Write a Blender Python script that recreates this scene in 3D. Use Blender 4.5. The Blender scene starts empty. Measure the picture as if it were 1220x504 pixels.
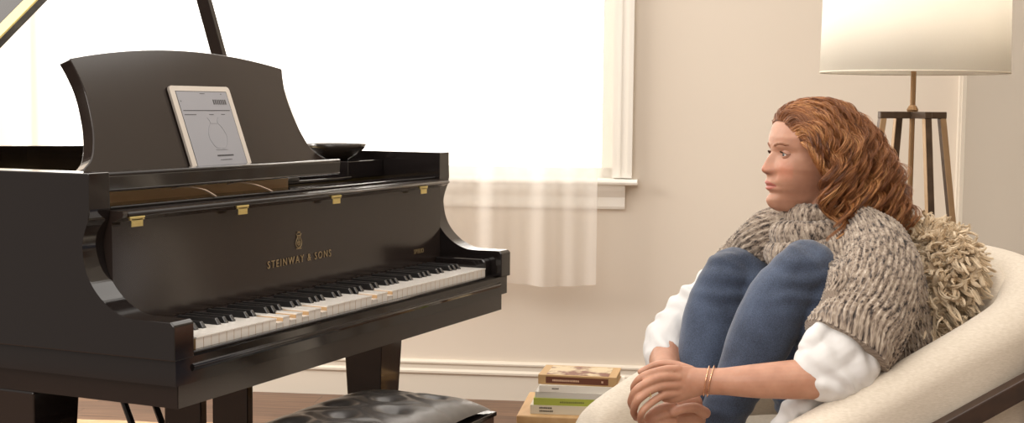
import bpy, bmesh, math, random
import numpy as np
from mathutils import Vector, Matrix
from mathutils import noise as mnoise
random.seed(7); rng = np.random.default_rng(7)
C = bpy.context.scene.collection
# ---------------------------------------------------------------- camera
F = 1674.65
CAM = np.array([-1.95755, -1.54466, 1.15134])
YAW, PITCH, ROLL = 1.1492, 0.0761, 0.0102
def _rot(yaw, pitch, roll):
    d = np.array([math.sin(yaw)*math.cos(pitch), math.cos(yaw)*math.cos(pitch), -math.sin(pitch)])
    r = np.array([math.cos(yaw), -math.sin(yaw), 0.]); u = np.cross(r, d)
    c, s = math.cos(roll), math.sin(roll)
    return np.array([c*r+s*u, -s*r+c*u, d])
RM = _rot(YAW, PITCH, ROLL)
def ray(x, y): return RM.T @ np.array([(x-610)/F, -(y-252)/F, 1.])
def at(x, y, D): return Vector(CAM + D*ray(x, y))            # a place in the room, D metres in front of the viewpoint
cam = bpy.data.cameras.new('camera'); camo = bpy.data.objects.new('camera', cam); C.objects.link(camo)
cam.sensor_width = 36; cam.lens = F/1220*36; cam.clip_start = .05
camo.matrix_world = Matrix(((RM[0][0], RM[1][0], -RM[2][0], CAM[0]), (RM[0][1], RM[1][1], -RM[2][1], CAM[1]),
                            (RM[0][2], RM[1][2], -RM[2][2], CAM[2]), (0, 0, 0, 1)))
bpy.context.scene.camera = camo
vs = bpy.context.scene.view_settings
vs.view_transform = 'Standard'; vs.look = 'None'; vs.gamma = 1; vs.exposure = 0; vs.use_curve_mapping = False
RT = Vector((math.cos(YAW), -math.sin(YAW), 0)); FW = Vector((math.sin(YAW), math.cos(YAW), 0)); UP = Vector((0, 0, 1))
# ---------------------------------------------------------------- materials
def srgb(r, g, b):
    f = lambda c: (c/255/12.92) if c/255 <= .04045 else ((c/255+.055)/1.055)**2.4
    return (f(r), f(g), f(b), 1)
MATS = {}
class NT:
    def __init__(s, m): s.t = m.node_tree; s.n = s.t.nodes; s.l = s.t.links
    def new(s, k, **kw):
        n = s.n.new(k)
        for a, v in kw.items():
            if a in n.inputs: n.inputs[a].default_value = v
            else: setattr(n, a, v)
        return n
    def link(s, a, b): s.l.new(a, b)
def mat(name, col, rough=.5, metal=0, coat=0, spec=.5, trans=0, sheen=0, sss=0, emit=None, estr=0,
        noise=None, bump=None, coatrough=.05):
    """noise = (scale, colour2, detail, contrast) ; bump = (scale, strength, dist)"""
    m = bpy.data.materials.new(name); m.use_nodes = True; t = NT(m); b = t.n['Principled BSDF']
    b.inputs['Base Color'].default_value = col; b.inputs['Roughness'].default_value = rough
    b.inputs['Metallic'].default_value = metal; b.inputs['Coat Weight'].default_value = coat
    b.inputs['Coat Roughness'].default_value = coatrough
    b.inputs['Specular IOR Level'].default_value = spec; b.inputs['Transmission Weight'].default_value = trans
    b.inputs['Sheen Weight'].default_value = sheen
    if sss:
        b.inputs['Subsurface Weight'].default_value = sss; b.inputs['Subsurface Radius'].default_value = (.6, .25, .15)
        b.inputs['Subsurface Scale'].default_value = .02
    if emit: b.inputs['Emission Color'].default_value = emit; b.inputs['Emission Strength'].default_value = estr
    tc = t.new('ShaderNodeTexCoord')
    if noise:
        sc, c2, det, con = noise
        n = t.new('ShaderNodeTexNoise'); n.inputs['Scale'].default_value = sc if not isinstance(sc, tuple) else 1
        n.inputs['Detail'].default_value = det
        if isinstance(sc, tuple):
            mp = t.new('ShaderNodeMapping'); mp.inputs['Scale'].default_value = sc
            t.link(tc.outputs['Object'], mp.inputs[0]); t.link(mp.outputs[0], n.inputs[0])
        else: t.link(tc.outputs['Object'], n.inputs[0])
        r = t.new('ShaderNodeValToRGB'); r.color_ramp.elements[0].position = .5-con; r.color_ramp.elements[1].position = .5+con
        r.color_ramp.elements[0].color = col; r.color_ramp.elements[1].color = c2
        t.link(n.outputs['Fac'], r.inputs[0]); t.link(r.outputs[0], b.inputs['Base Color'])
    if bump:
        sc, st, ds = bump
        n = t.new('ShaderNodeTexNoise'); n.inputs['Scale'].default_value = sc; n.inputs['Detail'].default_value = 3
        t.link(tc.outputs['Object'], n.inputs[0])
        bp = t.new('ShaderNodeBump'); bp.inputs['Strength'].default_value = st; bp.inputs['Distance'].default_value = ds
        t.link(n.outputs['Fac'], bp.inputs['Height']); t.link(bp.outputs[0], b.inputs['Normal'])
    MATS[name] = m; return m
EB = mat('ebony_lacquer', (.011, .0085, .008, 1), .085)
EBS = mat('ebony_satin', (.022, .0155, .013, 1), .16)
BRASS = mat('brass', (.80, .68, .30, 1), .3, metal=1)
GOLD = mat('gold_inlay', (.34, .25, .13, 1), .45, metal=.4)
WOODIN = mat('inner_wood', srgb(242, 204, 154), .5, noise=((3, 60, 60), srgb(226, 182, 130), 4, .2))
PLATE = mat('iron_plate', (.42, .29, .10, 1), .35, metal=.6)
IVORY = mat('white_key_top', srgb(236, 230, 222), .22, coat=.3)
KEYWOOD = mat('key_wood', srgb(196, 160, 116), .6)
SHARP = mat('black_key', (.012, .011, .011, 1), .3, coat=.3)
FELT = mat('dark_felt', (.02, .012, .012, 1), .9)
WALL = mat('wall_paint', srgb(222, 211, 197), .8, noise=(1.2, srgb(219, 208, 194), 2, .3), bump=(60, .05, .002))
WALLR = mat('wall_shade_grey', srgb(164, 155, 143), .8, bump=(60, .05, .002))  # right wall: its shade is put into a greyer wall colour
TRIM = mat('trim_paint', srgb(222, 213, 199), .42)
LEATHER = mat('black_leather', (.055, .050, .047, 1), .38, bump=(220, .12, .001), coat=.6, coatrough=.28)
PAPER = mat('paper', srgb(228, 220, 204), .8)
LINEN = None
# ---------------------------------------------------------------- mesh helpers
def link(name, me, m=None, parent=None):
    o = bpy.data.objects.new(name, me); C.objects.link(o)
    if m is not None:
        for mm in (m if isinstance(m, (list, tuple)) else [m]): me.materials.append(mm)
    if parent is not None: o.parent = parent
    return o
def obj(name, bm, m=None, parent=None, smooth=False, recalc=True):
    if recalc: bmesh.ops.recalc_face_normals(bm, faces=bm.faces)
    me = bpy.data.meshes.new(name); bm.to_mesh(me); bm.free()
    if smooth: me.polygons.foreach_set('use_smooth', [True]*len(me.polygons))
    o = link(name, me, m, parent); return o
def empty(name, loc=(0, 0, 0), rz=0):
    o = bpy.data.objects.new(name, None); C.objects.link(o); o.location = loc; o.rotation_euler = (0, 0, rz)
    o.empty_display_size = .05; return o
def tag(o, label=None, cat=None, group=None, kind=None):
    if label: o['label'] = label
    if cat: o['category'] = cat
    if group: o['group'] = group
    if kind: o['kind'] = kind
    return o
def bevel(bm, w, seg=2):
    bmesh.ops.bevel(bm, geom=list(bm.edges), offset=w, segments=seg, affect='EDGES', profile=.5, clamp_overlap=True)
def box(bm, x0, x1, y0, y1, z0, z1, mi=0):
    v = [bm.verts.new(p) for p in ((x0,y0,z0),(x1,y0,z0),(x1,y1,z0),(x0,y1,z0),(x0,y0,z1),(x1,y0,z1),(x1,y1,z1),(x0,y1,z1))]
    for q in ((0,3,2,1),(4,5,6,7),(0,1,5,4),(1,2,6,5),(2,3,7,6),(3,0,4,7)):
        f = bm.faces.new([v[i] for i in q]); f.material_index = mi
    return v
def bbox(x0, x1, y0, y1, z0, z1, w=.002, seg=2):
    bm = bmesh.new(); box(bm, x0, x1, y0, y1, z0, z1)
    if w: bevel(bm, w, seg)
    return bm
def prism(bm, pts, a0, a1, ax=0):
    """pts: 2-D outline in the two other axes; extruded along axis ax from a0 to a1"""
    def P(p, a):
        return {0: (a, p[0], p[1]), 1: (p[0], a, p[1]), 2: (p[0], p[1], a)}[ax]
    A = [bm.verts.new(P(p, a0)) for p in pts]; B = [bm.verts.new(P(p, a1)) for p in pts]
    n = len(pts)
    bm.faces.new(A); bm.faces.new(B[::-1])
    for i in range(n): bm.faces.new((A[i], A[(i+1) % n], B[(i+1) % n], B[i]))
def catmull(P, n):
    """smooth curve through rows of P (any width), n samples"""
    P = np.array(P, float); m = len(P)
    Q = np.vstack([2*P[0]-P[1], P, 2*P[-1]-P[-2]])
    t = np.linspace(0, m-1-1e-9, n); i = t.astype(int); u = (t-i)[:, None]
    a, b, c, d = Q[i], Q[i+1], Q[i+2], Q[i+3]
    return .5*((2*b)+(-a+c)*u+(2*a-5*b+4*c-d)*u**2+(-a+3*b-3*c+d)*u**3)
def tube(bm, P, r, seg=10, squash=None, up=None, cap=True, mi=0, uv=None, closed=False):
    """P list of points, r radius (number/list or list of (ra,rb)); returns rings"""
    P = [Vector(p) for p in P]; n = len(P)
    rr = r if hasattr(r, '__len__') else [r]*n
    ref = Vector(up) if up is not None else None
    rings = []; prevN = None
    for i in range(n):
        t = (P[(i+1) % n]-P[i-1]) if closed else (P[min(i+1, n-1)]-P[max(i-1, 0)])
        if t.length < 1e-9: t = Vector((0, 0, 1))
        t.normalize()
        if ref is not None:
            nn = ref-t*ref.dot(t)
        elif prevN is None:
            a = Vector((0, 0, 1)) if abs(t.z) < .9 else Vector((1, 0, 0)); nn = a-t*a.dot(t)
        else: nn = prevN-t*prevN.dot(t)
        nn.normalize(); prevN = nn; bb = t.cross(nn)
        ra, rb = rr[i] if hasattr(rr[i], '__len__') else (rr[i], rr[i])
        rings.append([bm.verts.new(P[i]+nn*(math.cos(2*math.pi*k/seg)*ra)+bb*(math.sin(2*math.pi*k/seg)*rb)) for k in range(seg)])
    L = n if closed else n-1
    for i in range(L):
        A, B = rings[i], rings[(i+1) % n]
        for k in range(seg):
            f = bm.faces.new((A[k], A[(k+1) % seg], B[(k+1) % seg], B[k])); f.material_index = mi
    if cap and not closed:
        f = bm.faces.new(rings[0][::-1]); f.material_index = mi
        f = bm.faces.new(rings[-1]); f.material_index = mi
    return rings
def lathe(bm, prof, c, seg=32, mi=0):
    rings = []
    for r, z in prof:
        rings.append([bm.verts.new((c[0]+r*math.cos(2*math.pi*k/seg), c[1]+r*math.sin(2*math.pi*k/seg), c[2]+z)) for k in range(seg)])
    for A, B in zip(rings, rings[1:]):
        for k in range(seg): bm.faces.new((A[k], A[(k+1) % seg], B[(k+1) % seg], B[k]))
    bm.faces.new(rings[0][::-1]); bm.faces.new(rings[-1])
def oriented(o, origin, ax, ay, az):
    M = Matrix((ax, ay, az)).transposed().to_4x4(); M.translation = origin; o.matrix_world = M; return o
def text_mesh(name, s, size, m, parent, origin, ax, ay, depth=.0004, align='CENTER', space=1.0):
    cu = bpy.data.curves.new(name, 'FONT'); cu.body = s; cu.size = size; cu.extrude = depth; cu.align_x = align
    cu.space_character = space; cu.resolution_u = 3
    tmp = bpy.data.objects.new('tmp', cu); C.objects.link(tmp)
    me = bpy.data.meshes.new_from_object(tmp.evaluated_get(bpy.context.evaluated_depsgraph_get()))
    bpy.data.objects.remove(tmp); bpy.data.curves.remove(cu)
    ax = Vector(ax).normalized(); ay = Vector(ay).normalized(); az = ax.cross(ay)
    M = Matrix((ax, ay, az)).transposed().to_4x4(); M.translation = Vector(origin)
    me.transform(M); me.name = name
    return link(name, me, m, parent)
#PART room
# ---------------------------------------------------------------- room shell; the window wall runs along T, N points outdoors
WL = Vector((2.674, 1.691, 0)); T = Vector((.3005, -.95378, 0)); N = Vector((.95378, .3005, 0))
def wp(s, d, z): return WL+T*s+N*d+UP*z                      # s along the wall, d outwards, z up
def wbox(bm, s0, s1, d0, d1, z0, z1):
    v = [bm.verts.new(wp(s, d, z)) for s, d, z in ((s0,d0,z0),(s1,d0,z0),(s1,d1,z0),(s0,d1,z0),(s0,d0,z1),(s1,d0,z1),(s1,d1,z1),(s0,d1,z1))]
    for q in ((0,3,2,1),(4,5,6,7),(0,1,5,4),(1,2,6,5),(2,3,7,6),(3,0,4,7)): bm.faces.new([v[i] for i in q])
def wprof(bm, prof, s0, s1):
    A = [bm.verts.new(wp(s0, d, z)) for d, z in prof]; B = [bm.verts.new(wp(s1, d, z)) for d, z in prof]
    n = len(prof); bm.faces.new(A); bm.faces.new(B[::-1])
    for i in range(n): bm.faces.new((A[i], A[(i+1) % n], B[(i+1) % n], B[i]))
SW0, SW1, SC = -.885, 1.455, 2.748                            # window opening and wall corner
CEIL = 2.7
bm = bmesh.new()
wbox(bm, -2.6, SW0, 0, .14, 0, CEIL); wbox(bm, SW1, SC+.14, 0, .14, 0, CEIL)
wbox(bm, SW0, SW1, 0, .14, 0, .84); wbox(bm, SW0, SW1, 0, .14, 2.35, CEIL)
tag(obj('wall_back', bm, WALL), kind='structure')
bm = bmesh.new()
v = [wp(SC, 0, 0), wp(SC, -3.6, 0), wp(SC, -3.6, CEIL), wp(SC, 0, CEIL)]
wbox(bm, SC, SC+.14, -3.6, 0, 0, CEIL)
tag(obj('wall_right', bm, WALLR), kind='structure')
bm = bmesh.new(); wbox(bm, SC-.022, SC+.002, -.03, .001, 0, CEIL); wbox(bm, SC-.014, SC+.0, -.04, -.03, 0, CEIL)
tag(obj('trim_1', bm, TRIM), kind='structure')
# skirting: flat board with stepped moulding and quarter round
prof = [(0, 0), (-.020, 0), (-.020, .094), (-.027, .100), (-.027, .108), (-.017, .116),
        (-.017, .132), (-.022, .137), (-.022, .143), (-.012, .150), (0, .150)]
bm = bmesh.new(); wprof(bm, prof, -2.6, SC-.02); tag(obj('baseboard_back', bm, TRIM), kind='structure')
# window: casing, stool, apron, sash frames and glass
bm = bmesh.new()
for s0, s1 in ((SW1-.005, SW1+.070), (SW0-.070, SW0+.005)):
    wbox(bm, s0, s1, -.022, 0, .875, 2.42)
sgn = 1
wbox(bm, SW1+.052, SW1+.070, -.032, -.022, .875, 2.42); wbox(bm, SW1+.018, SW1+.026, -.026, -.022, .875, 2.42)
wbox(bm, SW0-.070, SW1+.070, -.022, 0, 2.35, 2.42)
TRIMW = mat('window_paint', srgb(244, 240, 232), .4)
window = tag(obj('window_1', bm, TRIMW), kind='structure')
bm = bmesh.new()
wprof(bm, [(0, .848), (-.052, .848), (-.060, .853), (-.062, .860), (-.058, .868), (-.050, .871), (.10, .871), (.10, .848)], SW0-.09, SW1+.092)
obj('window_sill', bm, TRIMW, window)
bm = bmesh.new()
wprof(bm, [(0, .755), (-.012, .755), (-.016, .765), (-.016, .800), (-.024, .812), (-.034, .826), (-.040, .838), (-.040, .848), (0, .848)], SW0-.05, SW1+.045)
obj('window_apron', bm, TRIMW, window)
bm = bmesh.new()
wbox(bm, SW0, SW0+.05, .05, .09, .871, 2.35); wbox(bm, SW1-.05, SW1, .05, .09, .871, 2.35); wbox(bm, .15, .19, .05, .09, .871, 2.35)
wbox(bm, SW0, SW1, .05, .09, .871, .91); wbox(bm, SW0, SW1, .05, .09, 2.30, 2.35)
wbox(bm, SW0, SW1, .05, .08, 1.60, 1.64)
obj('window_sash', bm, TRIMW, window)
GL = bpy.data.materials.new('window_glass'); GL.use_nodes = True; t = NT(GL)
for n_ in list(t.n): t.n.remove(n_)
o_ = t.new('ShaderNodeOutputMaterial'); mx = t.new('ShaderNodeMixShader'); tr = t.new('ShaderNodeBsdfTransparent'); gs = t.new('ShaderNodeBsdfGlossy', Roughness=.02)
fr = t.new('ShaderNodeFresnel', IOR=1.2); t.link(fr.outputs[0], mx.inputs[0]); t.link(tr.outputs[0], mx.inputs[1]); t.link(gs.outputs[0], mx.inputs[2]); t.link(mx.outputs[0], o_.inputs[0])
bm = bmesh.new()
wbox(bm, SW0+.05, .15, .066, .070, .91, 2.30); wbox(bm, .19, SW1-.05, .066, .070, .91, 2.30)
obj('window_pane', bm, GL, window)
# wooden floor: boards along the wall direction
FL = bpy.data.materials.new('floor_boards'); FL.use_nodes = True; t = NT(FL); b = t.n['Principled BSDF']
tc = t.new('ShaderNodeTexCoord'); mp = t.new('ShaderNodeMapping'); mp.inputs['Rotation'].default_value = (0, 0, 1.2655)
t.link(tc.outputs['Object'], mp.inputs[0])
br = t.new('ShaderNodeTexBrick'); br.inputs['Scale'].default_value = 1; br.inputs['Brick Width'].default_value = 1.3
br.inputs['Row Height'].default_value = .12; br.inputs['Mortar Size'].default_value = .0016; br.offset = .37
br.inputs['Color1'].default_value = srgb(104, 78, 62); br.inputs['Color2'].default_value = srgb(128, 98, 76); br.inputs['Mortar'].default_value = srgb(50, 36, 28)
t.link(mp.outputs[0], br.inputs[0])
mp2 = t.new('ShaderNodeMapping'); mp2.inputs['Scale'].default_value = (2, 34, 1); t.link(mp.outputs[0], mp2.inputs[0])
nz = t.new('ShaderNodeTexNoise', Scale=2.2, Detail=6.); t.link(mp2.outputs[0], nz.inputs[0])
mm = t.new('ShaderNodeMixRGB', blend_type='MULTIPLY'); mm.inputs[0].default_value = .75
rp = t.new('ShaderNodeValToRGB'); rp.color_ramp.elements[0].color = (.35, .32, .30, 1); rp.color_ramp.elements[1].color = (1.25, 1.2, 1.15, 1)
rp.color_ramp.elements[0].position = .3; rp.color_ramp.elements[1].position = .7
t.link(nz.outputs['Fac'], rp.inputs[0]); t.link(br.outputs[0], mm.inputs[1]); t.link(rp.outputs[0], mm.inputs[2]); t.link(mm.outputs[0], b.inputs['Base Color'])
b.inputs['Roughness'].default_value = .42
bm = bmesh.new(); box(bm, -2.6, 5.2, -4.2, 4.6, -.05, 0); tag(obj('floor', bm, FL), kind='structure')
# pale rug under the piano
RUG = mat('rug_weave', srgb(206, 176, 140), .95, noise=(9, srgb(188, 152, 114), 4, .18), bump=(420, .5, .003))
bm = bmesh.new()
rc = wp(.13, -.68, 0); 
def rugp(s, d): return WL+T*s+N*d
pts = []
for i in range(90):
    s = -1.6+i*(2.5/89); pts.append(rugp(s, -.62+.012*math.sin(s*7)+.008*math.sin(s*19)))
far = pts[:]; near = [rugp(.9-i*(2.5/29), -2.0) for i in range(30)]
loop = far+near
lo = [bm.verts.new((p.x, p.y, .001)) for p in loop]; hi = [bm.verts.new((p.x, p.y, .009)) for p in loop]
bm.faces.new(hi); bm.faces.new(lo[::-1])
for i in range(len(loop)): bm.faces.new((lo[i], lo[(i+1) % len(loop)], hi[(i+1) % len(loop)], hi[i]))
tag(obj('rug', bm, RUG), 'flat pale tan woven rug on the wooden floor under the grand piano', 'rug')
# sheer curtains
SH = bpy.data.materials.new('sheer_voile'); SH.use_nodes = True; t = NT(SH)
for n_ in list(t.n): t.n.remove(n_)
o_ = t.new('ShaderNodeOutputMaterial'); mx = t.new('ShaderNodeMixShader'); mx2 = t.new('ShaderNodeMixShader')
tr = t.new('ShaderNodeBsdfTransparent'); tl = t.new('ShaderNodeBsdfTranslucent'); df = t.new('ShaderNodeBsdfDiffuse')
tl.inputs[0].default_value = (.93, .90, .86, 1); df.inputs[0].default_value = (.90, .87, .83, 1)
mx2.inputs[0].default_value = .5; t.link(tl.outputs[0], mx2.inputs[1]); t.link(df.outputs[0], mx2.inputs[2])
lw = t.new('ShaderNodeLayerWeight', Blend=.35)
mr = t.new('ShaderNodeMapRange'); mr.inputs[3].default_value = .50; mr.inputs[4].default_value = .96
t.link(lw.outputs['Facing'], mr.inputs[0]); t.link(mr.outputs[0], mx.inputs[0])
t.link(tr.outputs[0], mx.inputs[1]); t.link(mx2.outputs[0], mx.inputs[2]); t.link(mx.outputs[0], o_.inputs[0])
def sheer(s0, s1, bot, label, seed):
    bm = bmesh.new(); n = int((s1-s0)*170); rows = 40
    g = []
    ph = [random.uniform(0, 6.3) for _ in range(5)]
    for j in range(rows+1):
        v = j/rows; row = []
        for i in range(n+1):
            u = i/n; s = s0+(s1-s0)*u
            amp = .010+.020*v
            x = s*30+1.8*math.sin(s*3.1+ph[0])
            d = -.112+amp*math.sin(x+ph[1])*(.55+.45*math.sin(s*4.7+ph[2]))+.008*math.sin(s*61+ph[3])
            zb = bot(s)
            row.append(bm.verts.new(wp(s, d, zb+(2.40-zb)*(1-v))))
        g.append(row)
    for j in range(rows):
        for i in range(n): bm.faces.new((g[j][i], g[j+1][i], g[j+1][i+1], g[j][i+1]))
    o = obj('sheer_curtain', bm, SH, None, True, False)
    tag(o, label, 'curtain', kind=None)
    return o
sheer(.45, 1.40, lambda s: .475+.012*math.sin(s*9)+(.03 if s < .9 else 0)*(1-min(1, max(0, (s-.7)/.2))), 'white sheer curtain hanging over the right side of the window past the sill', 1)
sheer(-.865, .44, lambda s: .50+.012*math.sin(s*8), 'white sheer curtain over the left of the window, behind the raised music desk', 2)
#PART piano
# ---------------------------------------------------------------- grand piano
W, WA = 1.415, .056
ZR, ZA = 1.022, .769
piano = tag(empty('grand_piano', (0, 0, 0)), 'black grand piano with gold lettering above the keys, raised music desk and open lid', 'piano')
armc = [(-.029, .700), (-.029, .762), (-.022, .769), (.035, .768), (.072, .770), (.100, .780), (.125, .796), (.148, .820), (.163, .848),
        (.170, .882), (.169, .902), (.163, .922), (.156, .940), (.154, .955), (.154, ZR)]
ac = catmull(armc[3:13], 36).tolist()
armo = armc[:3]+[tuple(p) for p in ac]+armc[13:]
YE = .80
side = armo+[(YE, ZR), (YE, .700)]
# left wall (bass side, straight), right arm and wall, then curved bentside and tail as a swept wall
def rimwall(path, th, z0, z1):
    bm = bmesh.new(); n = len(path); O = []; I = []
    for i, p in enumerate(path):
        a = np.array(path[max(i-1, 0)]); b_ = np.array(path[min(i+1, n-1)]); t_ = (b_-a)/np.linalg.norm(b_-a)
        nn = np.array([-t_[1], t_[0]])
        O.append(p); I.append(tuple(np.array(p)+nn*th))
    q = [[bm.verts.new((x, y, z)) for x, y in L] for L, z in ((O, z0), (O, z1), (I, z1), (I, z0))]
    for i in range(n-1):
        for k in range(4): bm.faces.new((q[k][i], q[k][i+1], q[(k+1) % 4][i+1], q[(k+1) % 4][i]))
    bm.faces.new([q[k][0] for k in range(4)]); bm.faces.new([q[k][-1] for k in range(4)][::-1])
    return bm
curve = catmull([(W, YE), (W-.004, .92), (W-.05, 1.07), (W-.16, 1.20), (W-.30, 1.32), (W-.42, 1.46), (W-.50, 1.60), (W-.60, 1.70), (W-.76, 1.75),
                 (W-.95, 1.74), (.28, 1.69), (.12, 1.58), (.02, 1.42), (0, 1.25), (0, YE)], 90).tolist()
for k in (0, 1):
    bm = bmesh.new(); prism(bm, side, 0 if k == 0 else W-WA, WA if k == 0 else W, 0); bevel(bm, .0022, 2)
    obj('side_arm', bm, EB, piano)
obj('curved_rim', rimwall(curve, WA, .700, ZR), EB, piano)
def outline(inset, y0):
    P = [(W-inset, y0)]+[(W-inset, y0+.3)]+[(x+(-inset if x > .7 else inset), y-(.0 if y < 1.3 else inset)) for x, y in curve]+[(inset, y0+.3), (inset, y0)]
    return P
bm = bmesh.new(); prism(bm, outline(.010, -.024), .654, .7005, 2); obj('case_moulding', bm, EB, piano)
bm = bmesh.new(); prism(bm, outline(.026, -.015), .611, .6545, 2); obj('key_bed', bm, EB, piano)
# keyslip and front rail
ks = [(-.0155, .611), (-.0155, .672), (-.026, .675), (-.029, .680), (-.028, .686), (-.021, .689), (-.017, .695), (-.018, .703), (-.013, .707), (-.004, .707), (-.002, .700), (-.002, .611)]
bm = bmesh.new(); prism(bm, ks, WA+.0005, W-WA-.0005, 0); kso = obj('key_slip', bm, EB, piano)
for y_, z_, r_ in ((-.0175, .7055, .0026), (-.0262, .6820, .0028)):
    bm = bmesh.new(); tube(bm, [(WA+.001, y_, z_), (W-WA-.001, y_, z_)], r_, 16); obj('slip_edge', bm, EB, kso, True)
bm = bmesh.new(); prism(bm, [(-.0165, .6115), (-.0165, .653), (-.0150, .654), (-.0150, .6115)], .027, W-.027, 0); obj('front_rail', bm, EBS, piano)
# cheek blocks
XL = .100; K = .0235
for x0, x1 in ((WA, XL-.002), (XL+52*K+.002, W-WA)):
    bm = bmesh.new()
    prism(bm, [(.002, .7005), (.002, .742), (.010, .749), (.148, .749), (.148, .7005)], x0, x1, 0); bevel(bm, .003, 2)
    obj('cheek_block', bm, EB, piano)
EDG = mat('polished_edge', (.02, .017, .015, 1), .07)
# keys
pressed = {11, 13, 15, 18, 27, 30}
sharp_after = [True, False, True, True, False, True, True]      # A B C D E F G : sharp between this and next
wt = bmesh.new()
cache = {}
def white_key(nl, nr):
    """local: x 0..K ; nl/nr notch on left/right for the sharps"""
    key = (nl, nr)
    if key in cache: return cache[key]
    bm = bmesh.new(); g = .0006; a = .0058
    xl = g; xr = K-g
    yn = .0495
    p = [(xl, 0), (xr, 0)]
    p += [(xr, yn), (xr-a, yn), (xr-a, .147)] if nr else [(xr, .147)]
    p += [(xl+a, .147), (xl+a, yn), (xl, yn)] if nl else [(xl, .147)]
    def slab(z0, z1, mi, yoff=0):
        q = [(x, y if y > .001 else yoff) for x, y in p]
        A = [bm.verts.new((x, y, z0)) for x, y in q]; B = [bm.verts.new((x, y, z1)) for x, y in q]
        n = len(q)
        fs = [bm.faces.new(A), bm.faces.new(B[::-1])]+[bm.faces.new((A[i], A[(i+1) % n], B[(i+1) % n], B[i])) for i in range(n)]
        for f in fs: f.material_index = mi
        if mi == 0: fs[2].material_index = 0
    slab(-.022, -.0025, 1, .0012)
    slab(-.0025, 0, 0, -.0008)
    v = [bm.verts.new(q) for q in ((xl, .0008, -.022), (xr, .0008, -.022), (xr, .0008, -.0025), (xl, .0008, -.0025))]
    f = bm.faces.new(v); f.material_index = 0
    bmesh.ops.recalc_face_normals(bm, faces=bm.faces)
    me = bpy.data.meshes.new('white_key'); bm.to_mesh(me); bm.free(); me.materials.append(IVORY); me.materials.append(KEYWOOD)
    cache[key] = me; return me
ZK = .7265
def bk_mesh():
    bm = bmesh.new(); w, w2 = .0052, .0040; h = .0115
    v = [(-w, .0, -.012), (w, .0, -.012), (w, .097, -.012), (-w, .097, -.012), (-w, .0005, .000), (w, .0005, .000), (w, .097, 0), (-w, .097, 0),
         (-w2, .009, h), (w2, .009, h), (w2, .097, h), (-w2, .097, h)]
    V = [bm.verts.new(q) for q in v]
    for q in ((0,1,5,4),(1,2,6,5),(3,0,4,7),(4,5,9,8),(5,6,10,9),(7,4,8,11),(8,9,10,11),(0,3,2,1),(2,3,7,6),(6,7,11,10)): bm.faces.new([V[i] for i in q])
    bevel(bm, .0011, 2); bmesh.ops.recalc_face_normals(bm, faces=bm.faces)
    me = bpy.data.meshes.new('black_key'); bm.to_mesh(me); bm.free(); me.materials.append(SHARP); return me
bkm = bk_mesh()
for i in range(52):
    nr = sharp_after[i % 7] and i < 51; nl = i > 0 and sharp_after[(i-1) % 7]
    o = bpy.data.objects.new('white_key', white_key(nl, nr)); C.objects.link(o); o.parent = piano
    o.location = (XL+i*K, 0, ZK)
    if i in pressed: o.location = (XL+i*K, 0, ZK-.0095); o.rotation_euler = (.0, 0, 0)
    if nr:
        s = bpy.data.objects.new('black_key', bkm); C.objects.link(s); s.parent = piano
        s.location = (XL+(i+1)*K+.001, .050, ZK+.0005)
# fallboard, its folded lip, hinges
fb = [(.150, .735), (.152, .93), (.128, .940), (.125, .946), (.127, .951), (.170, .953), (.170, .957), (.190, .957), (.190, .735)]
bm = bmesh.new(); prism(bm, fb, WA+.001, W-WA-.001, 0)
fbo = obj('fallboard', bm, EBS, piano)
bm = bmesh.new(); prism(bm, [(.149, .727), (.149, .7355), (.1655, .7355), (.1655, .727)], WA+.001, W-WA-.001, 0); obj('felt_strip', bm, FELT, piano)
for hx in (.095, .425, .790, 1.215):
    bm = bmesh.new(); 
    box(bm, hx-.016, hx+.016, .1250, .1262, .922, .936); box(bm, hx-.020, hx+.020, .1250, .128, .934, .938)
    tube(bm, [(hx-.021, .1265, .9390), (hx+.021, .1265, .9390)], .0022, 8)
    for dx in (-.010, .010): lathe(bm, [(.0018, 0), (.0018, .0012)], (hx+dx, .1245, .928), 8)
    obj('hinge', bm, BRASS, piano)
for nm_, x1_, y_, z_, r_ in (('lip_edge', W-WA-.002, .1275, .9455, .0042), ('lip_edge', W-WA-.002, .168, .9555, .0028)):
    bm = bmesh.new(); tube(bm, [(WA+.015, y_, z_), (x1_, y_, z_)], r_, 16); obj(nm_, bm, EDG, fbo, True)
cx = .5*(.547+.798)+.004
text_mesh('maker_lettering', 'STEINWAY & SONS', .0232, GOLD, fbo, (cx, .1492, .7975), (1, 0, .012), (0, 0, 1), align='CENTER', space=1.36)
text_mesh('model_lettering', 'SPIRIO', .0165, GOLD, fbo, (1.235, .1492, .766), (1, 0, 0), (0, 0, 1), align='CENTER', space=1.15)
# lyre emblem above the maker's name
bm = bmesh.new(); ex, ez = .670, .8305
def e3(p): return (ex+p[0], .1490, ez+p[1])
for s in (-1, 1):
    tube(bm, [e3((s*a, b_)) for a, b_ in catmull([(.001, 0), (.008, .003), (.0115, .009), (.0095, .017), (.0055, .023), (.0075, .029), (.0105, .031)], 16)], .0009, 6)
    tube(bm, [e3((s*a, b_)) for a, b_ in catmull([(.0015, .006), (.006, .009), (.004, .014), (.0015, .012)], 10)], .0007, 6)
for a in (-.002, 0, .002): tube(bm, [e3((a, .004)), e3((a, .029))], .0004, 5)
tube(bm, [e3((-.009, -.0015)), e3((.009, -.0015))], .0011, 6); tube(bm, [e3((-.007, .0275)), e3((.007, .0275))], .0008, 6)
tube(bm, [e3((-.005, .032)), e3((-.003, .036)), e3((0, .033)), e3((.003, .036)), e3((.005, .032))], .0008, 6)
obj('lyre_emblem', bm, GOLD, fbo)
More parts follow.
